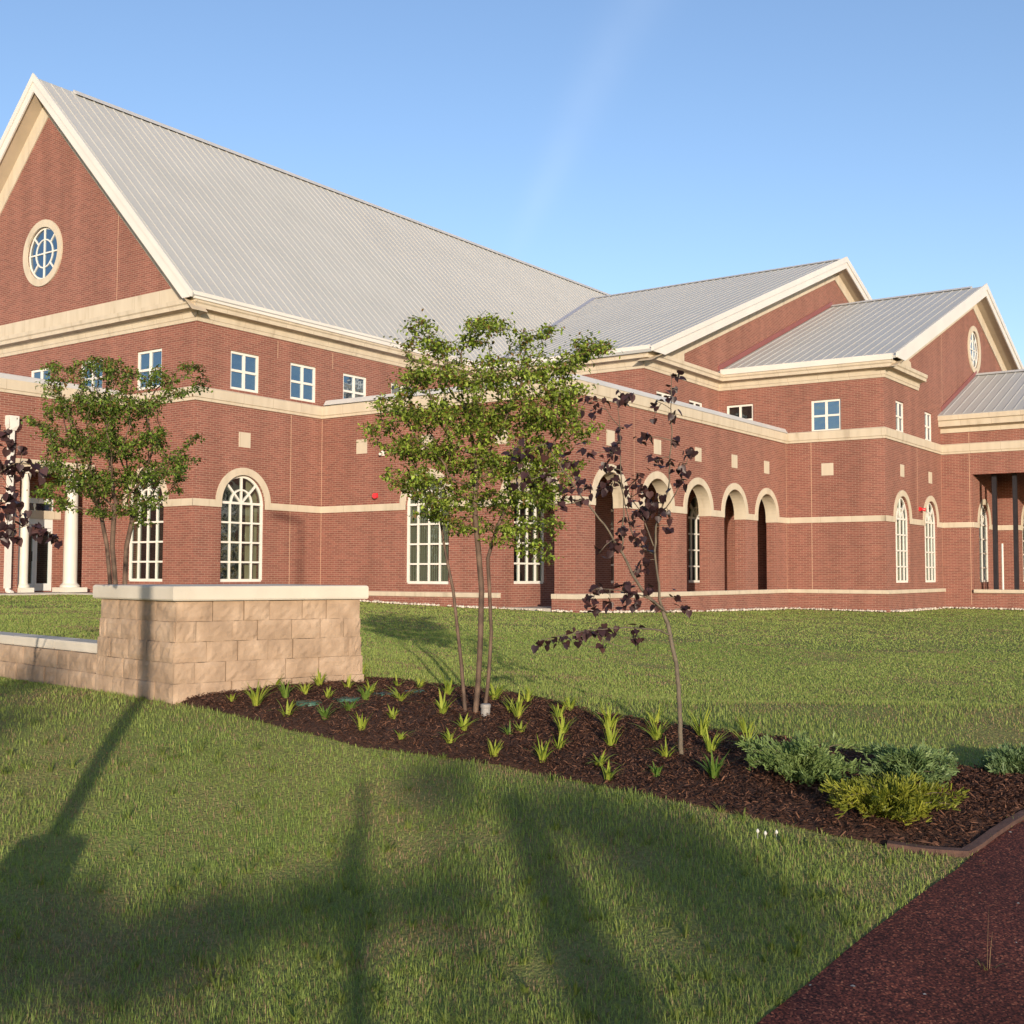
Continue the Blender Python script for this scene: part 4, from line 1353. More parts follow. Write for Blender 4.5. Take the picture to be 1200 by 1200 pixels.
def make_myrtle(base_px, dep, stems, lobes, nattr, top_r, leaf_n, lsize, name, label, spread=.35, cols=None):
    root = empty(name, at(*base_px))
    tag(root, label, 'tree')
    A = lobes_to_attr(lobes, dep, spread, nattr)
    nodes, parent = [], []
    for st in stems:
        P = np.array([depth_pt(px, py, dep + dd) for px, py, dd in st])
        s = np.r_[0, np.cumsum(np.linalg.norm(np.diff(P, axis=0), axis=1))]
        q = np.arange(0, s[-1], .06)
        L = np.c_[np.interp(q, s, P[:, 0]), np.interp(q, s, P[:, 1]), np.interp(q, s, P[:, 2])]
        L[:, :2] += np.c_[np.sin(q * 5 + len(nodes)), np.cos(q * 4.2 + len(nodes))] * .008
        L[0, 2] -= .05
        for i in range(len(L)):
            parent.append(-1 if i == 0 else len(nodes) - 1)
            nodes.append(L[i])
    nd, pr = space_col(A, nodes, parent, .055, .45, .075, 120)
    ntr = len(nodes)
    r, kids = radii(nd, pr, .0020, 2.35, top_r)
    hz_ = (nd[:ntr, 2] - nd[:ntr, 2].min()) / (np.ptp(nd[:ntr, 2]) + 1e-6)
    r[:ntr] = np.maximum(r[:ntr], top_r * (.78 - .42 * hz_))
    branch_mesh(nd, pr, r, kids, 'trunk', M['bark_m'], root)
    thin = np.where((r < .0062) & (np.arange(len(nd)) > ntr))[0]
    ids = rng.choice(thin, leaf_n)
    pos = nd[ids] + rng.normal(0, .020, (leaf_n, 3)) * (1, 1, .6)
    half = rng.random(leaf_n) < .45
    ci = rng.choice(len(A), 420, replace=False)
    DA = np.linalg.norm(A[ci][:, None] - nd[None], axis=2).min(1)
    ci = ci[DA < .13]
    pos[half] = A[rng.choice(ci, half.sum())] + rng.normal(0, .036, (half.sum(), 3)) * (1.15, 1.15, .5)
    zmin, zmax = nd[:, 2].min(), nd[:, 2].max()
    hz = (pos[:, 2] - zmin) / (zmax - zmin)
    tip = (r[ids] < .003)
    base = np.array(cols[0])[None] * (1 - rng.random((leaf_n, 1))) + np.array(cols[1])[None] * rng.random((leaf_n, 1)) * .9
    red = (rng.random(leaf_n) < .22 * hz) & tip
    base[red] = np.array((.17, .10, .035)) * rng.uniform(.7, 1.2, (red.sum(), 1))
    base *= rng.uniform(.7, 1.25, (leaf_n, 1))
    leaf_cloud(pos, rng.uniform(.6, 1.15, leaf_n) * lsize, base, 'crown', M['leaf'], root, droop=.35)
    return root

P0 = at(557, 842)
DEP1 = float((P0 - np.array((0, 0, Z0))) @ CF)
lob1 = [(570, 378, 22), (590, 385, 16), (552, 400, 16), (495, 385, 20), (478, 398, 14), (515, 405, 18), (620, 400, 20), (645, 392, 16), (690, 408, 22), (705, 408, 10), (665, 425, 22),
        (520, 435, 34), (570, 440, 38), (620, 445, 38), (660, 455, 28), (485, 445, 24), (455, 472, 18), (475, 490, 22), (505, 480, 30), (550, 490, 40), (600, 490, 42), (645, 490, 34), (440, 500, 9), (432, 518, 8),
        (465, 525, 20), (500, 530, 34), (545, 540, 38), (595, 540, 40), (640, 535, 34), (675, 510, 20), (690, 505, 12), (672, 545, 16), (495, 570, 26), (470, 568, 14), (530, 580, 30), (580, 585, 30), (625, 580, 26),
        (485, 565, 18), (455, 560, 8), (510, 600, 22), (545, 615, 22), (600, 620, 22), (640, 612, 22), (648, 590, 14), (628, 640, 16), (645, 632, 10), (640, 655, 6)]
make_myrtle((557, 842), DEP1,
            [[(547, 843, .0), (542, 800, .02), (536, 745, .05), (531, 690, .08), (521, 640, .12), (515, 600, .15)],
             [(556, 846, -.04), (559, 800, -.04), (563, 740, -.05), (565, 690, -.05), (561, 645, -.06), (556, 600, -.08), (558, 550, -.08)],
             [(567, 845, .02), (571, 800, .02), (575, 740, .03), (574, 690, .04), (572, 655, .05), (582, 620, .08), (597, 585, .12)]],
            [(a_, b_, c_ * 1.1) for a_, b_, c_ in lob1], 1350, .021, 30000, .034, 'crape_myrtle', 'young multi-stemmed tree with yellow-green leaves, in the mulch bed right of the stone pier', .36,
            ((.125, .200, .026), (.275, .330, .055)))
lob2 = [(125, 425, 20), (100, 430, 14), (62, 430, 10), (85, 440, 18), (60, 455, 14), (150, 440, 20), (185, 440, 16), (70, 480, 20), (100, 475, 28), (135, 480, 34), (170, 475, 24), (200, 460, 12), (222, 432, 9), (238, 427, 6), (215, 458, 9), (238, 452, 7),
        (55, 505, 14), (40, 495, 9), (30, 488, 6), (80, 520, 26), (115, 520, 34), (150, 520, 34), (185, 515, 22), (60, 545, 18), (90, 560, 28), (130, 565, 30), (165, 560, 26), (195, 550, 20), (205, 535, 12), (228, 512, 7), (228, 540, 6),
        (50, 575, 14), (70, 590, 14), (120, 600, 18), (150, 595, 16), (180, 590, 16), (210, 575, 8), (215, 560, 7), (170, 610, 10)]
P2 = at(137, 742)
DEP2 = float((P2 - np.array((0, 0, Z0))) @ CF)
make_myrtle((137, 742), DEP2,
            [[(131, 742, 0), (129, 690, .02), (126, 640, .05), (118, 600, .1)], [(139, 742, -.05), (136, 690, -.06), (131, 640, -.1), (135, 590, -.14)], [(146, 742, .05), (147, 690, .08), (148, 640, .1), (158, 595, .16)]],
            [(a_, b_, c_ * 1.1) for a_, b_, c_ in lob2], 1200, .027, 23000, .040, 'crape_myrtle', 'dark green multi-stemmed tree standing behind the low wall before the arched windows', .5,
            ((.080, .140, .020), (.165, .225, .038)))

# purple redbuds: branches drawn joint by joint, leaves hung along them
def make_redbud(base, dep, branches, clusters, name, label, lsize=.046, nleaf=9, seed=1):
    root = empty(name, base)
    tag(root, label, 'tree')
    mb = MB()
    samp = []
    for br, r0, r1 in branches:
        P = np.array([depth_pt(px, py, dep + dd) for px, py, dd in br])
        s = np.r_[0, np.cumsum(np.linalg.norm(np.diff(P, axis=0), axis=1))]
        n = max(4, int(s[-1] / .05))
        q = np.linspace(0, s[-1], n)
        L = np.c_[np.interp(q, s, P[:, 0]), np.interp(q, s, P[:, 1]), np.interp(q, s, P[:, 2])]
        L[1:-1] = (L[:-2] + 2 * L[1:-1] + L[2:]) / 4
        L[1:-1] += rng.normal(0, .003, L[1:-1].shape)
        rr = r0 + (r1 - r0) * (q / s[-1]) ** .8
        mb.tube(L, rr, 8 if r0 > .01 else 5)
        samp.append(L)
    allp = np.concatenate(samp)
    pos, cols = [], []
    for cx, cy, n, rad, dd in clusters:
        c = depth_pt(cx, cy, dep + dd)
        k = np.argmin(np.linalg.norm(allp - c, axis=1))
        mid = (allp[k] + c) / 2 + np.array((0, 0, .01))
        if np.linalg.norm(allp[k] - c) > .015:
            mb.tube([allp[k], mid, c], [.0032, .0025, .0018], 5)
        for _ in range(int(n * 2.3)):
            v = rng.normal(0, 1, 3) * rad * dep / F * .42
            pos.append(c + CR * v[0] + CD * v[1] + np.array((CF[0], CF[1], 0)) * v[2])
            t = rng.random()
            cols.append((.024 + .050 * t * t, .012 + .022 * t * t, .015 + .018 * t * t))
    mb.build('trunk', M['bark_g'], root, smooth=True)
    pos = np.array(pos)
    leaf_cloud(pos, rng.uniform(.65, 1.2, len(pos)) * lsize, np.array(cols), 'crown', M['purple'], root, 'heart', .75)
    return root
PR = at(798, 893)
DEPR = float((PR - np.array((0, 0, Z0))) @ CF)
rb = [([(799, 896, 0), (797, 840, 0), (794, 790, 0), (786, 745, 0), (776, 712, 0)], .016, .013),
      ([(776, 712, 0), (769, 670, .02), (767, 640, .02), (771, 605, .03), (783, 575, .05), (787, 520, .05), (787, 440, .05)], .010, .0025),
      ([(778, 716, 0), (760, 700, -.03), (744, 680, -.06), (728, 645, -.1), (706, 612, -.15), (684, 585, -.2), (660, 552, -.25), (640, 520, -.3)], .0115, .0025),
      ([(728, 645, -.1), (731, 600, -.12), (728, 550, -.12), (726, 500, -.12), (724, 478, -.12)], .006, .0022),
      ([(769, 650, .02), (745, 640, .08), (735, 600, .14), (725, 560, .2)], .006, .0022),
      ([(766, 640, .02), (752, 600, .1), (735, 575, .18), (718, 560, .2)], .005, .002),
      ([(772, 600, .03), (790, 585, -.05), (803, 545, -.1), (808, 530, -.12)], .005, .002),
      ([(782, 718, 0), (760, 700, -.05), (730, 692, -.12), (697, 690, -.2)], .007, .002),
      ([(788, 745, 0), (770, 738, -.08), (735, 735, -.2), (690, 738, -.3), (630, 751, -.4)], .006, .002),
      ([(700, 742, -.25), (715, 757, -.25), (735, 757, -.22), (752, 750, -.2)], .0035, .002),
      ([(684, 585, -.2), (665, 595, -.2), (640, 590, -.2)], .004, .002),
      ([(660, 552, -.25), (640, 555, -.25), (600, 572, -.3)], .004, .0018),
      ([(787, 480, .05), (775, 472, .05), (768, 470, .05)], .003, .0015),
      ([(726, 500, -.12), (712, 485, -.12), (705, 470, -.12)], .003, .0015)]
rc = [(795, 440, 3, 6, .05), (787, 455, 3, 8, .05), (785, 466, 2, 6, .05), (768, 472, 3, 7, .05), (790, 485, 3, 9, .05), (766, 490, 1, 3, .05), (757, 512, 4, 10, .05), (790, 518, 2, 6, .05), (768, 540, 4, 10, 0), (783, 545, 3, 8, .05), (797, 548, 4, 9, -.1), (808, 532, 4, 9, -.12), (800, 565, 4, 10, -.1),
      (690, 472, 4, 12, -.12), (700, 480, 3, 9, -.12), (730, 468, 4, 11, -.12), (738, 462, 3, 8, -.12), (712, 470, 2, 5, -.12), (725, 505, 3, 9, -.12), (722, 520, 3, 9, -.12), (716, 528, 4, 10, -.12),
      (690, 532, 5, 14, -.15), (665, 536, 4, 10, -.2), (640, 525, 4, 14, -.3), (618, 530, 5, 13, -.3), (606, 532, 4, 10, -.3), (640, 558, 4, 14, -.25), (612, 560, 2, 8, -.3), (600, 570, 2, 6, -.3), (680, 560, 3, 9, -.2), (690, 570, 3, 8, -.2), (665, 575, 6, 14, -.2), (680, 585, 4, 10, -.2), (655, 590, 3, 9, -.2),
      (712, 550, 6, 13, -.1), (720, 565, 5, 12, .1), (705, 575, 4, 10, .1), (742, 570, 4, 10, .1), (748, 560, 3, 9, .1), (738, 588, 4, 10, .1), (757, 575, 5, 12, .1), (765, 590, 6, 14, .05), (752, 600, 5, 12, .1), (778, 580, 4, 10, 0), (740, 612, 5, 12, .1), (772, 600, 4, 10, 0), (783, 600, 3, 8, 0), (785, 617, 3, 8, 0),
      (730, 622, 5, 14, -.1), (725, 640, 4, 10, -.1), (745, 630, 4, 10, .05), (755, 640, 4, 10, .05), (715, 635, 3, 9, -.1), (702, 648, 3, 10, -.15), (756, 660, 3, 8, 0), (748, 668, 3, 8, 0),
      (760, 690, 4, 10, -.05), (740, 684, 4, 10, -.1), (730, 690, 4, 10, -.1), (700, 692, 4, 9, -.2), (690, 700, 3, 8, -.2), (695, 712, 4, 9, -.2), (715, 706, 4, 9, -.15), (735, 700, 5, 11, -.1), (745, 708, 4, 10, -.1), (790, 700, 3, 8, 0), (803, 713, 3, 8, 0), (770, 710, 2, 6, 0),
      (745, 737, 3, 7, -.2), (725, 737, 3, 7, -.2), (708, 740, 4, 8, -.25), (692, 740, 3, 7, -.3), (680, 744, 4, 8, -.3), (662, 749, 4, 9, -.35), (645, 751, 4, 8, -.38), (632, 753, 2, 6, -.4), (745, 748, 4, 9, -.2), (706, 757, 2, 6, -.25)]
make_redbud(PR, DEPR, rb, rc, 'purple_redbud', 'slender sapling with sparse dark purple heart-shaped leaves, in the mulch bed before the arcade')
# its like at the left edge of the picture, in front of the low wall
PB = np.array([*UD(-4.05, 7.9), float(tz(*UD(-4.05, 7.9)))])
DB = 7.95
lb = [([(-100, 905, 0), (-96, 820, 0), (-92, 740, .02), (-85, 690, .04), (-70, 640, .05), (-60, 580, .05), (-50, 480, .06), (-45, 400, .06)], .022, .004),
      ([(-92, 740, .02), (-60, 690, 0), (-30, 650, -.05), (5, 625, -.1), (40, 612, -.12), (68, 632, -.15)], .009, .002),
      ([(-70, 640, .05), (-40, 590, .05), (-10, 560, .05), (20, 540, .05), (50, 548, .05)], .008, .002),
      ([(-60, 580, .05), (-35, 540, 0), (-10, 515, 0), (12, 500, 0)], .006, .002),
      ([(-85, 690, .04), (-120, 620, .1), (-150, 560, .15)], .009, .002), ([(-60, 570, .05), (-90, 500, .2), (-100, 450, .25)], .006, .002)]
lc = [(2, 508, 6, 12, 0), (12, 520, 4, 9, 0), (-8, 530, 6, 14, 0), (5, 545, 6, 14, .05), (18, 552, 6, 12, .05), (10, 572, 6, 14, .05), (25, 548, 3, 8, .05), (40, 545, 5, 12, .05), (52, 555, 3, 9, .05), (28, 525, 2, 6, .05), (-5, 590, 6, 14, 0), (10, 600, 5, 10, 0), (-10, 615, 6, 12, 0), (14, 612, 4, 9, -.1), (20, 592, 3, 8, 0), (28, 607, 3, 7, -.1), (40, 615, 4, 8, -.12), (50, 622, 4, 8, -.13), (58, 628, 4, 8, -.14), (68, 633, 2, 6, -.15), (5, 625, 4, 10, -.1), (15, 630, 2, 7, -.1), (-40, 560, 8, 20, 0), (-60, 500, 10, 24, 0), (-45, 420, 8, 20, .05), (-90, 470, 8, 22, .2), (-140, 580, 9, 24, .15), (-60, 640, 7, 18, 0), (-30, 660, 6, 16, 0)]
make_redbud(PB, DB, lb, lc, 'purple_redbud', 'purple-leaved sapling at the left edge, its branches reaching in before the porch column', .056)

# collar round a myrtle stem, tie on the redbud, pale foot
p = at(569, 846)
mb = MB(); mb.lathe((p[0], p[1]), [(.036, p[2] - .02), (.034, p[2] + .10), (.038, p[2] + .105), (.038, p[2] + .125), (.030, p[2] + .13)], 16)
tag(mb.build('trunk_guard', M['guard'], None), 'pale plastic collar around the foot of the myrtle stem', 'trunk guard')

# ------------------------------------------------------------------ plants of the bed
def blades_mesh(base, n, length, width, spread, cols, arch=1.0):
    """arching strap leaves from one crown; returns verts, tris, cols"""
    V, T, C = [], [], []
    k = 0
    for _ in range(n):
        a = rng.uniform(0, 2 * np.pi); L = length * rng.uniform(.6, 1.15); lean = spread * rng.uniform(.3, 1.2)
        o = base + np.array((math.cos(a), math.sin(a), 0)) * rng.uniform(0, .025)
        dirh = np.array((math.cos(a), math.sin(a), 0)); side = np.array((-math.sin(a), math.cos(a), 0))
        w_ = width * rng.uniform(.7, 1.2)
        tone = rng.random()
        col = np.array(cols[0]) * (1 - tone) + np.array(cols[1]) * tone
        m = 5
        for i in range(m):
            t = i / (m - 1)
            p_ = o + dirh * L * lean * t ** (1.4) + np.array((0, 0, 1)) * L * (t - .42 * arch * lean * t * t)
            ww = w_ * (1 - t ** 2.2) + .0008
            V += [p_ - side * ww / 2, p_ + side * ww / 2]
        for i in range(m - 1):
            b = k + 2 * i
            T += [(b, b + 1, b + 3), (b, b + 3, b + 2)]; C += [col, col]
        k += 2 * m
    return np.array(V), np.array(T), np.array(C)

clumps = [(272, 826, 8), (300, 832, 17), (321, 812, 12), (334, 824, 13), (336, 842, 14), (356, 820, 11), (371, 811, 14), (386, 826, 10), (380, 850, 15), (409, 814, 10), (422, 803, 14), (409, 838, 10), (427, 828, 10), (437, 820, 9),
          (466, 812, 12), (471, 829, 16), (457, 850, 10), (423, 860, 13), (493, 813, 12), (517, 845, 18), (523, 823, 14), (471, 871, 9), (528, 878, 11), (543, 863, 12), (579, 827, 15), (580, 890, 9), (596, 872, 9), (597, 842, 10),
          (607, 851, 17), (619, 830, 13), (610, 866, 9), (667, 838, 13), (656, 851, 11), (659, 871, 14), (653, 886, 11), (637, 899, 13), (714, 862, 19), (714, 885, 17), (704, 904, 11), (714, 919, 11),
          (768, 852, 13), (771, 876, 14), (780, 899, 12), (767, 916, 10), (821, 871, 19), (832, 891, 18), (839, 922, 16), (876, 863, 14), (879, 888, 16)]
zones = [(255, 310, "below the left half of the stone pier's face"), (310, 345, "below the middle of the stone pier's face"), (345, 397, "below the right half of the stone pier's face"),
         (397, 424, 'at the right end of the stone pier'), (424, 450, 'beyond the right end of the stone pier'), (450, 480, 'beside the right-hand valve lids'), (480, 550, 'left of the tree with three stems'),
         (575, 600, 'just right of the tree with three stems'), (600, 626, 'in the second file right of the tree with three stems'), (626, 680, 'halfway between the green tree and the purple sapling'),
         (695, 720, 'in the second file left of the purple sapling'), (760, 785, 'next to the purple sapling on its left'), (815, 845, 'next to the purple sapling on its right'), (870, 885, 'beside the leftmost juniper')]
ordn = {1: ['only'], 2: ['front', 'rear'], 3: ['front', 'middle', 'rear'], 4: ['frontmost', 'second from the front', 'third from the front', 'rearmost'],
        5: ['frontmost', 'second from the front', 'third from the front', 'fourth from the front', 'rearmost'], 6: ['frontmost', 'second from the front', 'third from the front', 'fourth from the front', 'fifth from the front', 'rearmost']}
for z0, z1, where in zones:
    mem = sorted([c for c in clumps if z0 <= c[0] < z1], key=lambda c: -c[1])
    for nm, (px, py, sz) in zip(ordn[len(mem)], mem):
        p = at(px, py); p[2] = mulch_z(p[0], p[1]) - .005
        dark = rng.random() < .25
        cols = ((.17, .24, .03), (.34, .38, .06)) if not dark else ((.08, .15, .025), (.15, .22, .04))
        V, T, C = blades_mesh(np.array((rng.normal(0, .01), rng.normal(0, .01), 0)), int(6 + sz * rng.uniform(.45, 1.5)), sz * .0135 * rng.uniform(.85, 1.15), rng.uniform(.012, .021), rng.uniform(.55, 1.15), cols, rng.uniform(1.0, 1.5))
        o = fast_mesh('daylily', V, T, C, M['grass'])
        o.location = p
        tag(o, f'{nm} {"small" if sz < 12 else "young"} daylily clump {where}', 'daylily', 'daylily clumps planted in the mulch bed')

def juniper(px, py, wid, hgt, label, c1, c2, n=70):
    p = at(px, py); p[2] = mulch_z(p[0], p[1])
    root = empty('juniper', p); tag(root, label, 'shrub', 'creeping junipers at the end of the mulch bed')
    sb = MB()
    V, T, C = [], [], []
    k = 0
    for i in range(n):
        a = rng.uniform(0, 2 * np.pi); L = wid * rng.uniform(.3, 1.25)
        rise = hgt * rng.uniform(.15, 1.1) * (1 if rng.random() < .7 else .5)
        m = 9
        pts = []
        bend = rng.normal(0, .35)
        for j in range(m):
            t = j / (m - 1)
            aa = a + bend * t
            pts.append(np.array((math.cos(aa) * L * t, math.sin(aa) * L * t, .01 + rise * math.sin(min(1, t * 1.25) * math.pi * .5) * (1 - .25 * t))))
        sb.tube([Vector(q + p) for q in pts], [.0045 - .0035 * j / (m - 1) for j in range(m)], 4, False)
        col = np.array(c1) + (np.array(c2) - np.array(c1)) * rng.random()
        for j in range(2, m):
            for _ in range(10):
                q = pts[j] + rng.normal(0, .015, 3)
                d0 = pts[j] - pts[j - 1]; d0 /= np.linalg.norm(d0)
                d0 = d0 + rng.normal(0, .45, 3) + np.array((0, 0, .7)); d0 /= np.linalg.norm(d0)
                ln = rng.uniform(.016, .042)
                # a sprig: three short overlapping needles fans
                for _ in range(3):
                    sd_ = np.cross(d0, rng.normal(0, 1, 3)); sd_ /= np.linalg.norm(sd_)
                    w_ = .0034
                    e = q + d0 * ln + rng.normal(0, .009, 3)
                    V += [q - sd_ * w_, q + sd_ * w_, e + sd_ * w_ * .8, e - sd_ * w_ * .8]
                    T += [(k, k + 1, k + 2), (k, k + 2, k + 3)]; k += 4
                    cc = col * rng.uniform(.75, 1.25)
                    C += [cc, cc]
    sb.build('stem', M['bark_g'], root)
    fast_mesh('foliage', np.array(V), np.array(T), np.array(C), M['leaf'], root)
    return root
juniper(942, 922, .28, .20, 'blue-green creeping juniper, leftmost at the end of the mulch bed', (.105, .165, .050), (.20, .27, .095), 64)
juniper(1066, 926, .22, .185, 'blue-green creeping juniper behind the yellowish one', (.105, .165, .060), (.20, .275, .115), 64)
juniper(1045, 966, .28, .17, 'yellow-green creeping juniper in front, nearest the brown edging', (.10, .125, .015), (.25, .26, .035), 60)
juniper(1192, 912, .15, .13, 'small blue-green creeping juniper at the right edge of the picture', (.095, .155, .065), (.18, .25, .12), 60)

# loose bark on the bed
def bark():
    nn = 42000
    idx = rng.integers(0, len(v1), nn)
    P = v1[idx] + np.c_[rng.normal(0, .05, nn), rng.normal(0, .05, nn), np.zeros(nn)]
    ok = in_poly(P[:, 0], P[:, 1], bed_poly)
    P = P[ok]; n = len(P)
    L = rng.uniform(.005, .024, n) * (1 + (rng.random(n) < .06)); W_ = rng.uniform(.0016, .0048, n)
    a = rng.uniform(0, 6.28, n); el = rng.normal(0, .35, n)
    dx = np.c_[np.cos(a) * np.cos(el), np.sin(a) * np.cos(el), np.sin(el)]
    dy = np.cross(np.c_[rng.normal(0, .3, n), rng.normal(0, .3, n), np.ones(n)], dx); dy /= np.linalg.norm(dy, axis=1)[:, None]
    dzv = np.cross(dx, dy)
    P[:, 2] += rng.uniform(.002, .016, n)
    q = [P - dx * L[:, None] - dy * W_[:, None], P + dx * L[:, None] - dy * W_[:, None] * .6, P + dx * L[:, None] * .9 + dy * W_[:, None], P - dx * L[:, None] * .9 + dy * W_[:, None] * .7, P + dzv * .005]
    V = np.stack(q, 1).reshape(-1, 3)
    T = np.array([(0, 1, 4), (1, 2, 4), (2, 3, 4), (3, 0, 4)])
    T = (T[None] + (np.arange(n) * 5)[:, None, None]).reshape(-1, 3)
    t = rng.random((n, 1)) ** 1.8
    C = np.array((.040, .017, .011)) * (1 - t) + np.array((.21, .105, .065)) * t
    o = fast_mesh('bark_mulch', V, T, np.repeat(C, 4, 0), M['chip'])
    tag(o, 'loose shredded bark lying over the planting bed', 'mulch', kind='stuff')
bark()

# ------------------------------------------------------------------ grass
path_poly = np.r_[pl, far_out[::-1]]
pier_poly = np.array([base_xy - wS * .04 - wL * .04, base_xy + wS * (LS + .06), base_xy + wS * (LS + .06) + wL * (LL + .06), base_xy + wL * (LL + .06)])
lw_poly = np.array([lw0 - inL * .05 + wL * -.1, lw0 + inL * .30 + wL * -.1, lw0 + inL * .30 + wL * LEN, lw0 - inL * .05 + wL * LEN])
build_poly = np.array([(4, tL), (4, tL - 1.5), (sA - .02, tL - 1.5), (sA - .02, tA - .02), (s1 - .02, tA - .02), (s1 - .12, tE - .12), (sF - .1, tE - .12), (sF - .12, tG - .12), (sH - .1, tG - .12), (sH - .12, -6), (90, -6), (90, 60), (4, 60)])
def vnoise(x, y, seed):
    g = np.random.default_rng(seed).random((64, 64))
    xi = np.floor(x).astype(int); yi = np.floor(y).astype(int); fx = x - xi; fy = y - yi
    fx = fx * fx * (3 - 2 * fx); fy = fy * fy * (3 - 2 * fy)
    a = g[xi % 64, yi % 64]; b = g[(xi + 1) % 64, yi % 64]; c = g[xi % 64, (yi + 1) % 64]; d = g[(xi + 1) % 64, (yi + 1) % 64]
    return (a * (1 - fx) + b * fx) * (1 - fy) + (c * (1 - fx) + d * fx) * fy
bare = [(*at(px, py)[:2], r_) for px, py, r_ in ((500, 978, .16), (560, 985, .14), (372, 1012, .16), (330, 1025, .1), (150, 985, .12), (640, 1135, .12), (600, 1140, .1), (460, 1045, .08), (1160, 862, .3), (1010, 835, .35), (905, 828, .3), (1090, 800, .5), (760, 780, .5), (980, 770, .7), (745, 1010, .14), (790, 1100, .16))]
def grass(n, d0, d1, hmin, hmax, wid, halfang, pw, fringe=True):
    t = rng.random(n)
    d = d0 + (d1 - d0) * t ** pw
    b = rng.uniform(-halfang, halfang, n)
    u = d * np.tan(b)
    x = u * CX[0] + d * CY[0]; y = u * CX[1] + d * CY[1]
    ok = np.ones(n, bool)
    for pol in (bed_poly, path_poly, pier_poly, lw_poly, build_poly):
        ok &= ~in_poly(x, y, pol)
    x, y, d, u = x[ok], y[ok], d[ok], u[ok]; n = len(x)
    patch = vnoise(x * .9, y * .9, 3) * .6 + vnoise(x * 2.7, y * 2.7, 4) * .4
    fine = vnoise(x * 7, y * 7, 5)
    big = vnoise(x * .22, y * .22, 8)
    dry = np.clip((vnoise(x * 1.5 + 9, y * 1.5, 6) * .6 + vnoise(x * 5, y * 5, 7) * .4 - .58) * 4.5, 0, 1)
    H = (hmin + (hmax - hmin) * (0.25 * rng.random(n) + .45 * patch + .3 * fine)) * (1 - .35 * dry) * rng.uniform(.55, 1.25, n)
    H *= 1 - .35 * sstep(9, 17, d) * (hmax > .05)
    Wd = wid(d) * rng.uniform(.6, 1.3, n)
    a = rng.uniform(0, 6.28, n)
    lean = np.abs(rng.normal(.55, .42, n))
    for bx, by, br in bare:
        gsz = np.exp(-((x - bx) ** 2 + (y - by) ** 2) / br ** 2)
        dry = np.maximum(dry, gsz * rng.random(n) ** .5)
        H *= 1 - .55 * gsz
    side = np.c_[-np.sin(a), np.cos(a), np.zeros(n)]; fw = np.c_[np.cos(a), np.sin(a), np.zeros(n)]
    z = terr(u, d) + Z0 - .004
    B = np.c_[x, y, z]
    up = np.array((0, 0, 1.0))
    mid = B + fw * (H * lean * .35)[:, None] + up * (H * .58)[:, None]
    tip = B + fw * (H * lean)[:, None] + up * (H * (1 - .25 * lean))[:, None]
    hw = side * (Wd / 2)[:, None]
    V = np.stack([B - hw, B + hw, mid + hw * .8, mid - hw * .8, tip], 1).reshape(-1, 3)
    T = np.array([(0, 1, 2), (0, 2, 3), (3, 2, 4)])
    T = (T[None] + (np.arange(n) * 5)[:, None, None]).reshape(-1, 3)
    t = np.clip(rng.normal(.5, .22, n) + (big - .5) * .5, 0, 1)[:, None]
    C = np.array((.138, .215, .048)) * (1 - t) + np.array((.315, .365, .102)) * t
    straw = (rng.random(n) < .10 + .55 * dry)[:, None]
    C = np.where(straw, np.array((.30, .215, .125)) * rng.uniform(.6, 1.15, (n, 1)), C)
    return V, T, np.repeat(C, 3, 0)
g1 = grass(720000, 2.6, 21.0, .016, .062, lambda d: .0022 + .00026 * d, R(39), 1.3)
g2 = grass(520000, 10.5, 52.0, .018, .040, lambda d: .005 + .0006 * d, R(45), 1.1)
o = fast_mesh('grass', np.r_[g1[0], g2[0]], np.r_[g1[1], g2[1] + len(g1[0])], np.r_[g1[2], g2[2]], M['grass'])
tag(o, 'short green grass with dry straw patches over the whole lawn', 'grass', kind='stuff')
# coarser tufts of weed grass
V, T, C = [], [], []
k = 0
for px, py, s_ in [(60, 905, 1), (85, 900, 1), (190, 885, 1), (235, 880, 1.1), (30, 900, .8), (255, 895, .8), (300, 880, .8), (40, 848, .7), (100, 800 + 20, .6), (870, 962, .7), (700, 928, .6), (520, 890, .6), (450, 1000, 1), (430, 1090, 1), (300, 1010, .8), (640, 1060, .9), (760, 990, .7), (920, 1050, .8), (560, 1130, 1.1), (250, 1150, 1.1), (800, 1150, .9), (690, 1080, .8), (360, 1070, .9), (150, 960, .8)] + [(rng.uniform(-40, 1100), rng.uniform(870, 1215), rng.uniform(.45, .85)) for _ in range(170)]:
    p = at(px, py)
    if in_poly(p[None, 0], p[None, 1], bed_poly)[0] or in_poly(p[None, 0], p[None, 1], path_poly)[0]: continue
    v_, t_, c_ = blades_mesh(p, 12, .10 * s_, .0065, .8, ((.10, .15, .03), (.17, .20, .05)))
    V.append(v_); T.append(t_ + k); C.append(c_); k += len(v_)
o = fast_mesh('weed_grass', np.concatenate(V), np.concatenate(T), np.concatenate(C), M['grass'])
tag(o, 'coarser tufts of weed grass scattered over the near lawn', 'weeds', kind='stuff')
# clover heads
for px, py, lab in ((888, 984, 'white clover head on the grass, leftmost of three'), (897, 986, 'white clover head on the grass, middle of three'), (910, 985, 'white clover head on the grass, rightmost of three')):
    p = at(px, py)
    mb = MB(); mb.tube([p, p + np.array((0, 0, .03))], .0012, 4)
    mb.lathe((p[0], p[1]), [(.003, p[2] + .030), (.007, p[2] + .035), (.0085, p[2] + .041), (.005, p[2] + .048), (.001, p[2] + .052)], 9)
    tag(mb.build('clover_flower', M['petal']), lab, 'flower', 'white clover heads in the near grass')
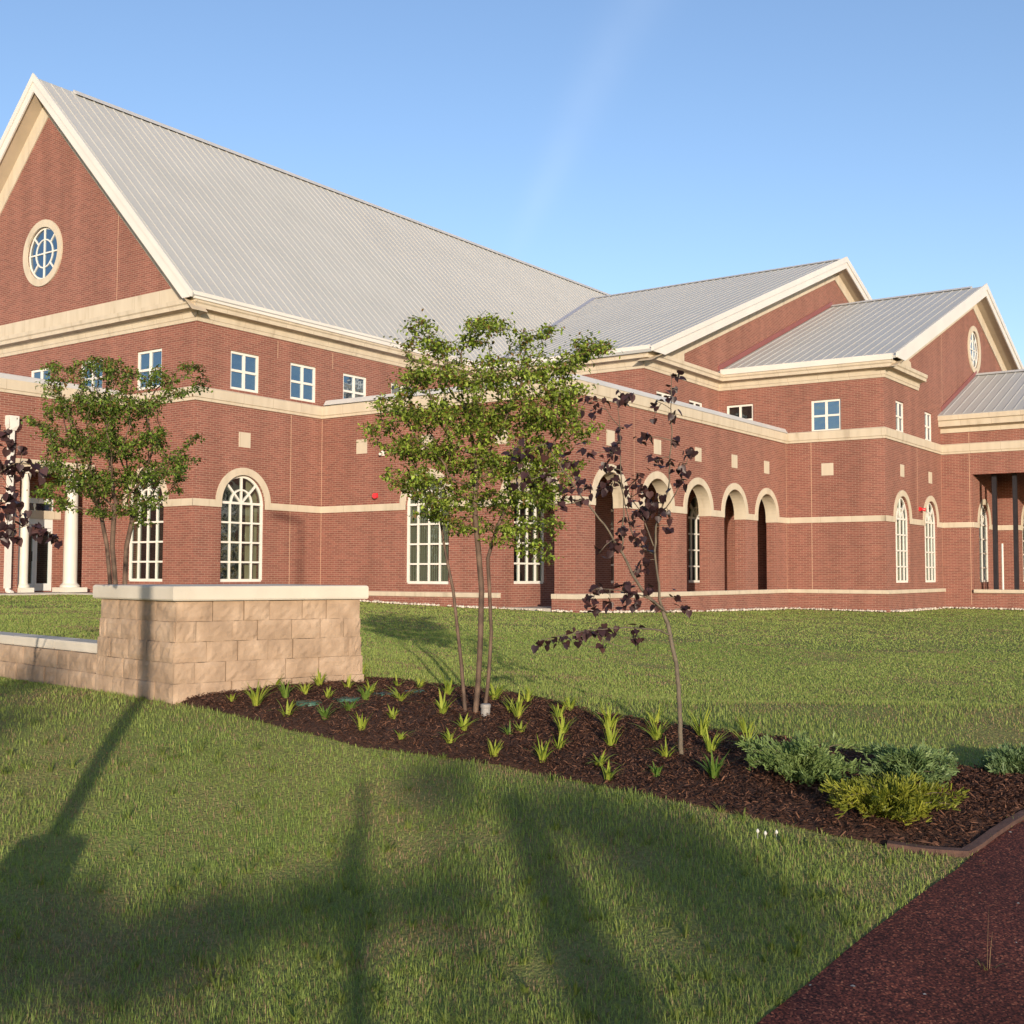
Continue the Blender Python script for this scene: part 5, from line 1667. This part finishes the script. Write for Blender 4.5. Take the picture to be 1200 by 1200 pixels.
# the lone weed on the path
def crumbs():
    n = 240
    V, T, C = [], [], []
    tri = np.array([(0, 1, 4), (1, 2, 4), (2, 3, 4), (3, 0, 4)])
    k = 0
    for _ in range(n):
        i = rng.integers(0, len(v2)); P = v2[i] + np.array((rng.normal(0, .1), rng.normal(0, .1), 0))
        if not in_poly(P[None, 0], P[None, 1], path_poly)[0]: continue
        P[2] = float(tz(P[0], P[1])) + .010
        r = rng.uniform(.002, .006); a = rng.uniform(0, 6.28)
        c_, s_ = math.cos(a), math.sin(a)
        q = np.array([(-1.6, -1, 0), (1.6, -.8, 0), (1.4, 1, 0), (-1.5, .8, 0), (0, 0, .8)]) * r
        q = np.c_[q[:, 0] * c_ - q[:, 1] * s_, q[:, 0] * s_ + q[:, 1] * c_, q[:, 2]]
        V.append(q + P); T.append(tri + k); k += 5
        col = np.array(((.36, .30, .22), (.20, .13, .07), (.42, .40, .37))[rng.integers(0, 3)]) * rng.uniform(.6, 1.1)
        C.append(np.tile(col, (4, 1)))
    o = fast_mesh('litter', np.concatenate(V), np.concatenate(T), np.concatenate(C), M['chip'])
    tag(o, 'tiny pale crumbs and dry bits scattered on the red path', 'litter', kind='stuff')
crumbs()
p = at(1157, 1137)
v_, t_, c_ = blades_mesh(p, 9, .05, .005, .9, ((.14, .13, .05), (.20, .17, .07)))
v2_, t2_, c2_ = blades_mesh(p, 2, .24, .0045, .12, ((.25, .17, .10), (.28, .19, .11)))
o = fast_mesh('weed', np.r_[v_, v2_], np.r_[t_, t2_ + len(v_)], np.r_[c_, c2_], M['grass'])
tag(o, 'single dry weed stalk growing out of the red path', 'weed')

# ------------------------------------------------------------------ behind the camera: the lamp post, and unseen shrubs added to throw long shadows
L3 = np.array((LH[0] * math.cos(ELEV), LH[1] * math.cos(ELEV), -math.sin(ELEV)))
def toward_sun(P, dd):                                # walk from P against the light until forward distance dd
    _, d = to_ud(P[0], P[1])
    k = (d - dd) / (math.cos(SB) * math.cos(ELEV))
    return P - L3 * k
v = CF + CR * (353 - 600) / F + CD * (609 - 600) / F
Q = v * (tA / v[1]); Q[2] += Z0
top = toward_sun(Q, 1.3)
bz = float(tz(top[0], top[1]))
LP = empty('lamp_post', (top[0], top[1], bz)); tag(LP, 'tall dark lamp post on a concrete base whose shadow crosses the lawn and stone pier', 'lamp post')
mb = MB(); mb.lathe((top[0], top[1]), [(.20, bz - .2), (.20, bz + .97), (.17, bz + .99)], 24); mb.build('base', M['concrete'], LP)
mb = MB(); mb.tube([(top[0], top[1], bz + .99), (top[0], top[1], top[2] + .05)], [.062, .055], 14); mb.build('pole', M['post'], LP)
ar = np.array(UD(-1, 0))
mb = MB(); mb.bar((top[0], top[1], top[2] - .1), (top[0] + ar[0] * .25, top[1] + ar[1] * .25, top[2] - .1), .06, (0, 0, .06)); mb.build('arm', M['post'], LP)
mb = MB(); mb.bar((top[0] + ar[0] * .22, top[1] + ar[1] * .22, top[2] - .13), (top[0] + ar[0] * .85, top[1] + ar[1] * .85, top[2] - .13), .34, (0, 0, .16)); mb.build('lamp_head', M['post'], LP)

def shrub(px, py, rad, ysc, dd, label, nleaf=420, lsz=.06):  # stand-in leaf mass, placed up-sun so its shadow falls at the given spot
    P = at(px, py, .05)
    c = toward_sun(P, dd)
    gz = float(tz(c[0], c[1]))
    root = empty('shrub', (c[0], c[1], gz)); tag(root, label, 'shrub', 'unseen shrubs added behind the viewer for their shadows')
    mb = MB()
    for k in range(4):
        a = k * 1.6
        e = c + np.array((math.cos(a) * rad * .5, math.sin(a) * rad * .5, rad * .4 * ysc))
        mb.tube([(c[0] + .03 * math.cos(a), c[1] + .03 * math.sin(a), gz - .05), (c + e) / 2 - np.array((0, 0, rad * ysc * .6)), e], [.02, .014, .005], 6)
    mb.build('trunk', M['bark_g'], root, smooth=True)
    v = rng.normal(0, 1, (nleaf, 3)); v /= np.linalg.norm(v, axis=1)[:, None]; v *= (rng.random((nleaf, 1))) ** (1 / 2.2)
    clump = rng.normal(0, 1, (9, 3)) * .5
    v = v * .6 + clump[rng.integers(0, 9, nleaf)] * .55
    pos = c + v * np.array((rad, rad, rad * ysc))
    t = rng.random((nleaf, 1))
    leaf_cloud(pos, rng.uniform(.7, 1.2, nleaf) * lsz, np.array((.05, .09, .018)) * (1 - t) + np.array((.10, .14, .03)) * t, 'crown', M['leaf'], root)
shrub(790, 1005, .44, .75, -10.5, 'unseen rounded leafy shrub added behind the viewer for its shadow, towards the path', 900)
shrub(905, 1055, .42, .7, -11.5, 'unseen smaller leafy shrub added behind the viewer for its shadow, nearest the path', 950)
shrub(690, 950, .32, .6, -10.0, 'unseen small round shrub added behind the viewer for its shadow, between the narrow and the rounded one', 420)
shrub(618, 965, .14, 1.9, -8.5, 'unseen narrow upright stand-in shrub behind the viewer, shaped for its shadow', 900)
shrub(660, 1075, .16, 2.0, -8.0, 'unseen narrow upright stand-in shrub behind the viewer, shaped for its shadow, the lower of two', 1000)
shrub(722, 1180, .18, 1.2, -8.2, 'unseen short narrow stand-in shrub behind the viewer, shaped for its shadow', 700)
shrub(515, 915, .42, .45, -11.0, 'unseen flat-topped shrub added behind the viewer for its shadow, tallest in the middle', 320)
shrub(424, 940, .045, 5.0, -6.2, 'unseen very thin leafy stand-in behind the viewer, shaped to cast a trunk-like shadow', 420, .03)
shrub(410, 1010, .050, 3.6, -6.0, 'unseen very thin leafy stand-in behind the viewer, shaped to cast a trunk-like shadow, the lower of two', 330, .03)
shrub(10, 1125, .42, .5, -8.6, 'unseen low spreading shrub added behind the viewer for its shadow, leftmost', 1300)
shrub(140, 1110, .44, .36, -9.0, 'unseen low spreading shrub added behind the viewer for its shadow, second from the left', 1200)
shrub(270, 1085, .44, .32, -9.4, 'unseen low spreading shrub added behind the viewer for its shadow, third from the left', 1000)
shrub(400, 1065, .42, .30, -9.8, 'unseen low spreading shrub added behind the viewer for its shadow, fourth from the left', 620)
shrub(520, 1050, .36, .30, -10.2, 'unseen low spreading shrub added behind the viewer for its shadow, fifth from the left', 300)
shrub(20, 800, .50, .8, -9.0, 'unseen tall thin-leaved shrub added behind the viewer to shade the low wall, far left', 900)
shrub(-20, 850, .35, .8, -8.0, 'unseen mid-height shrub added behind the viewer for its shadow, far left', 520)
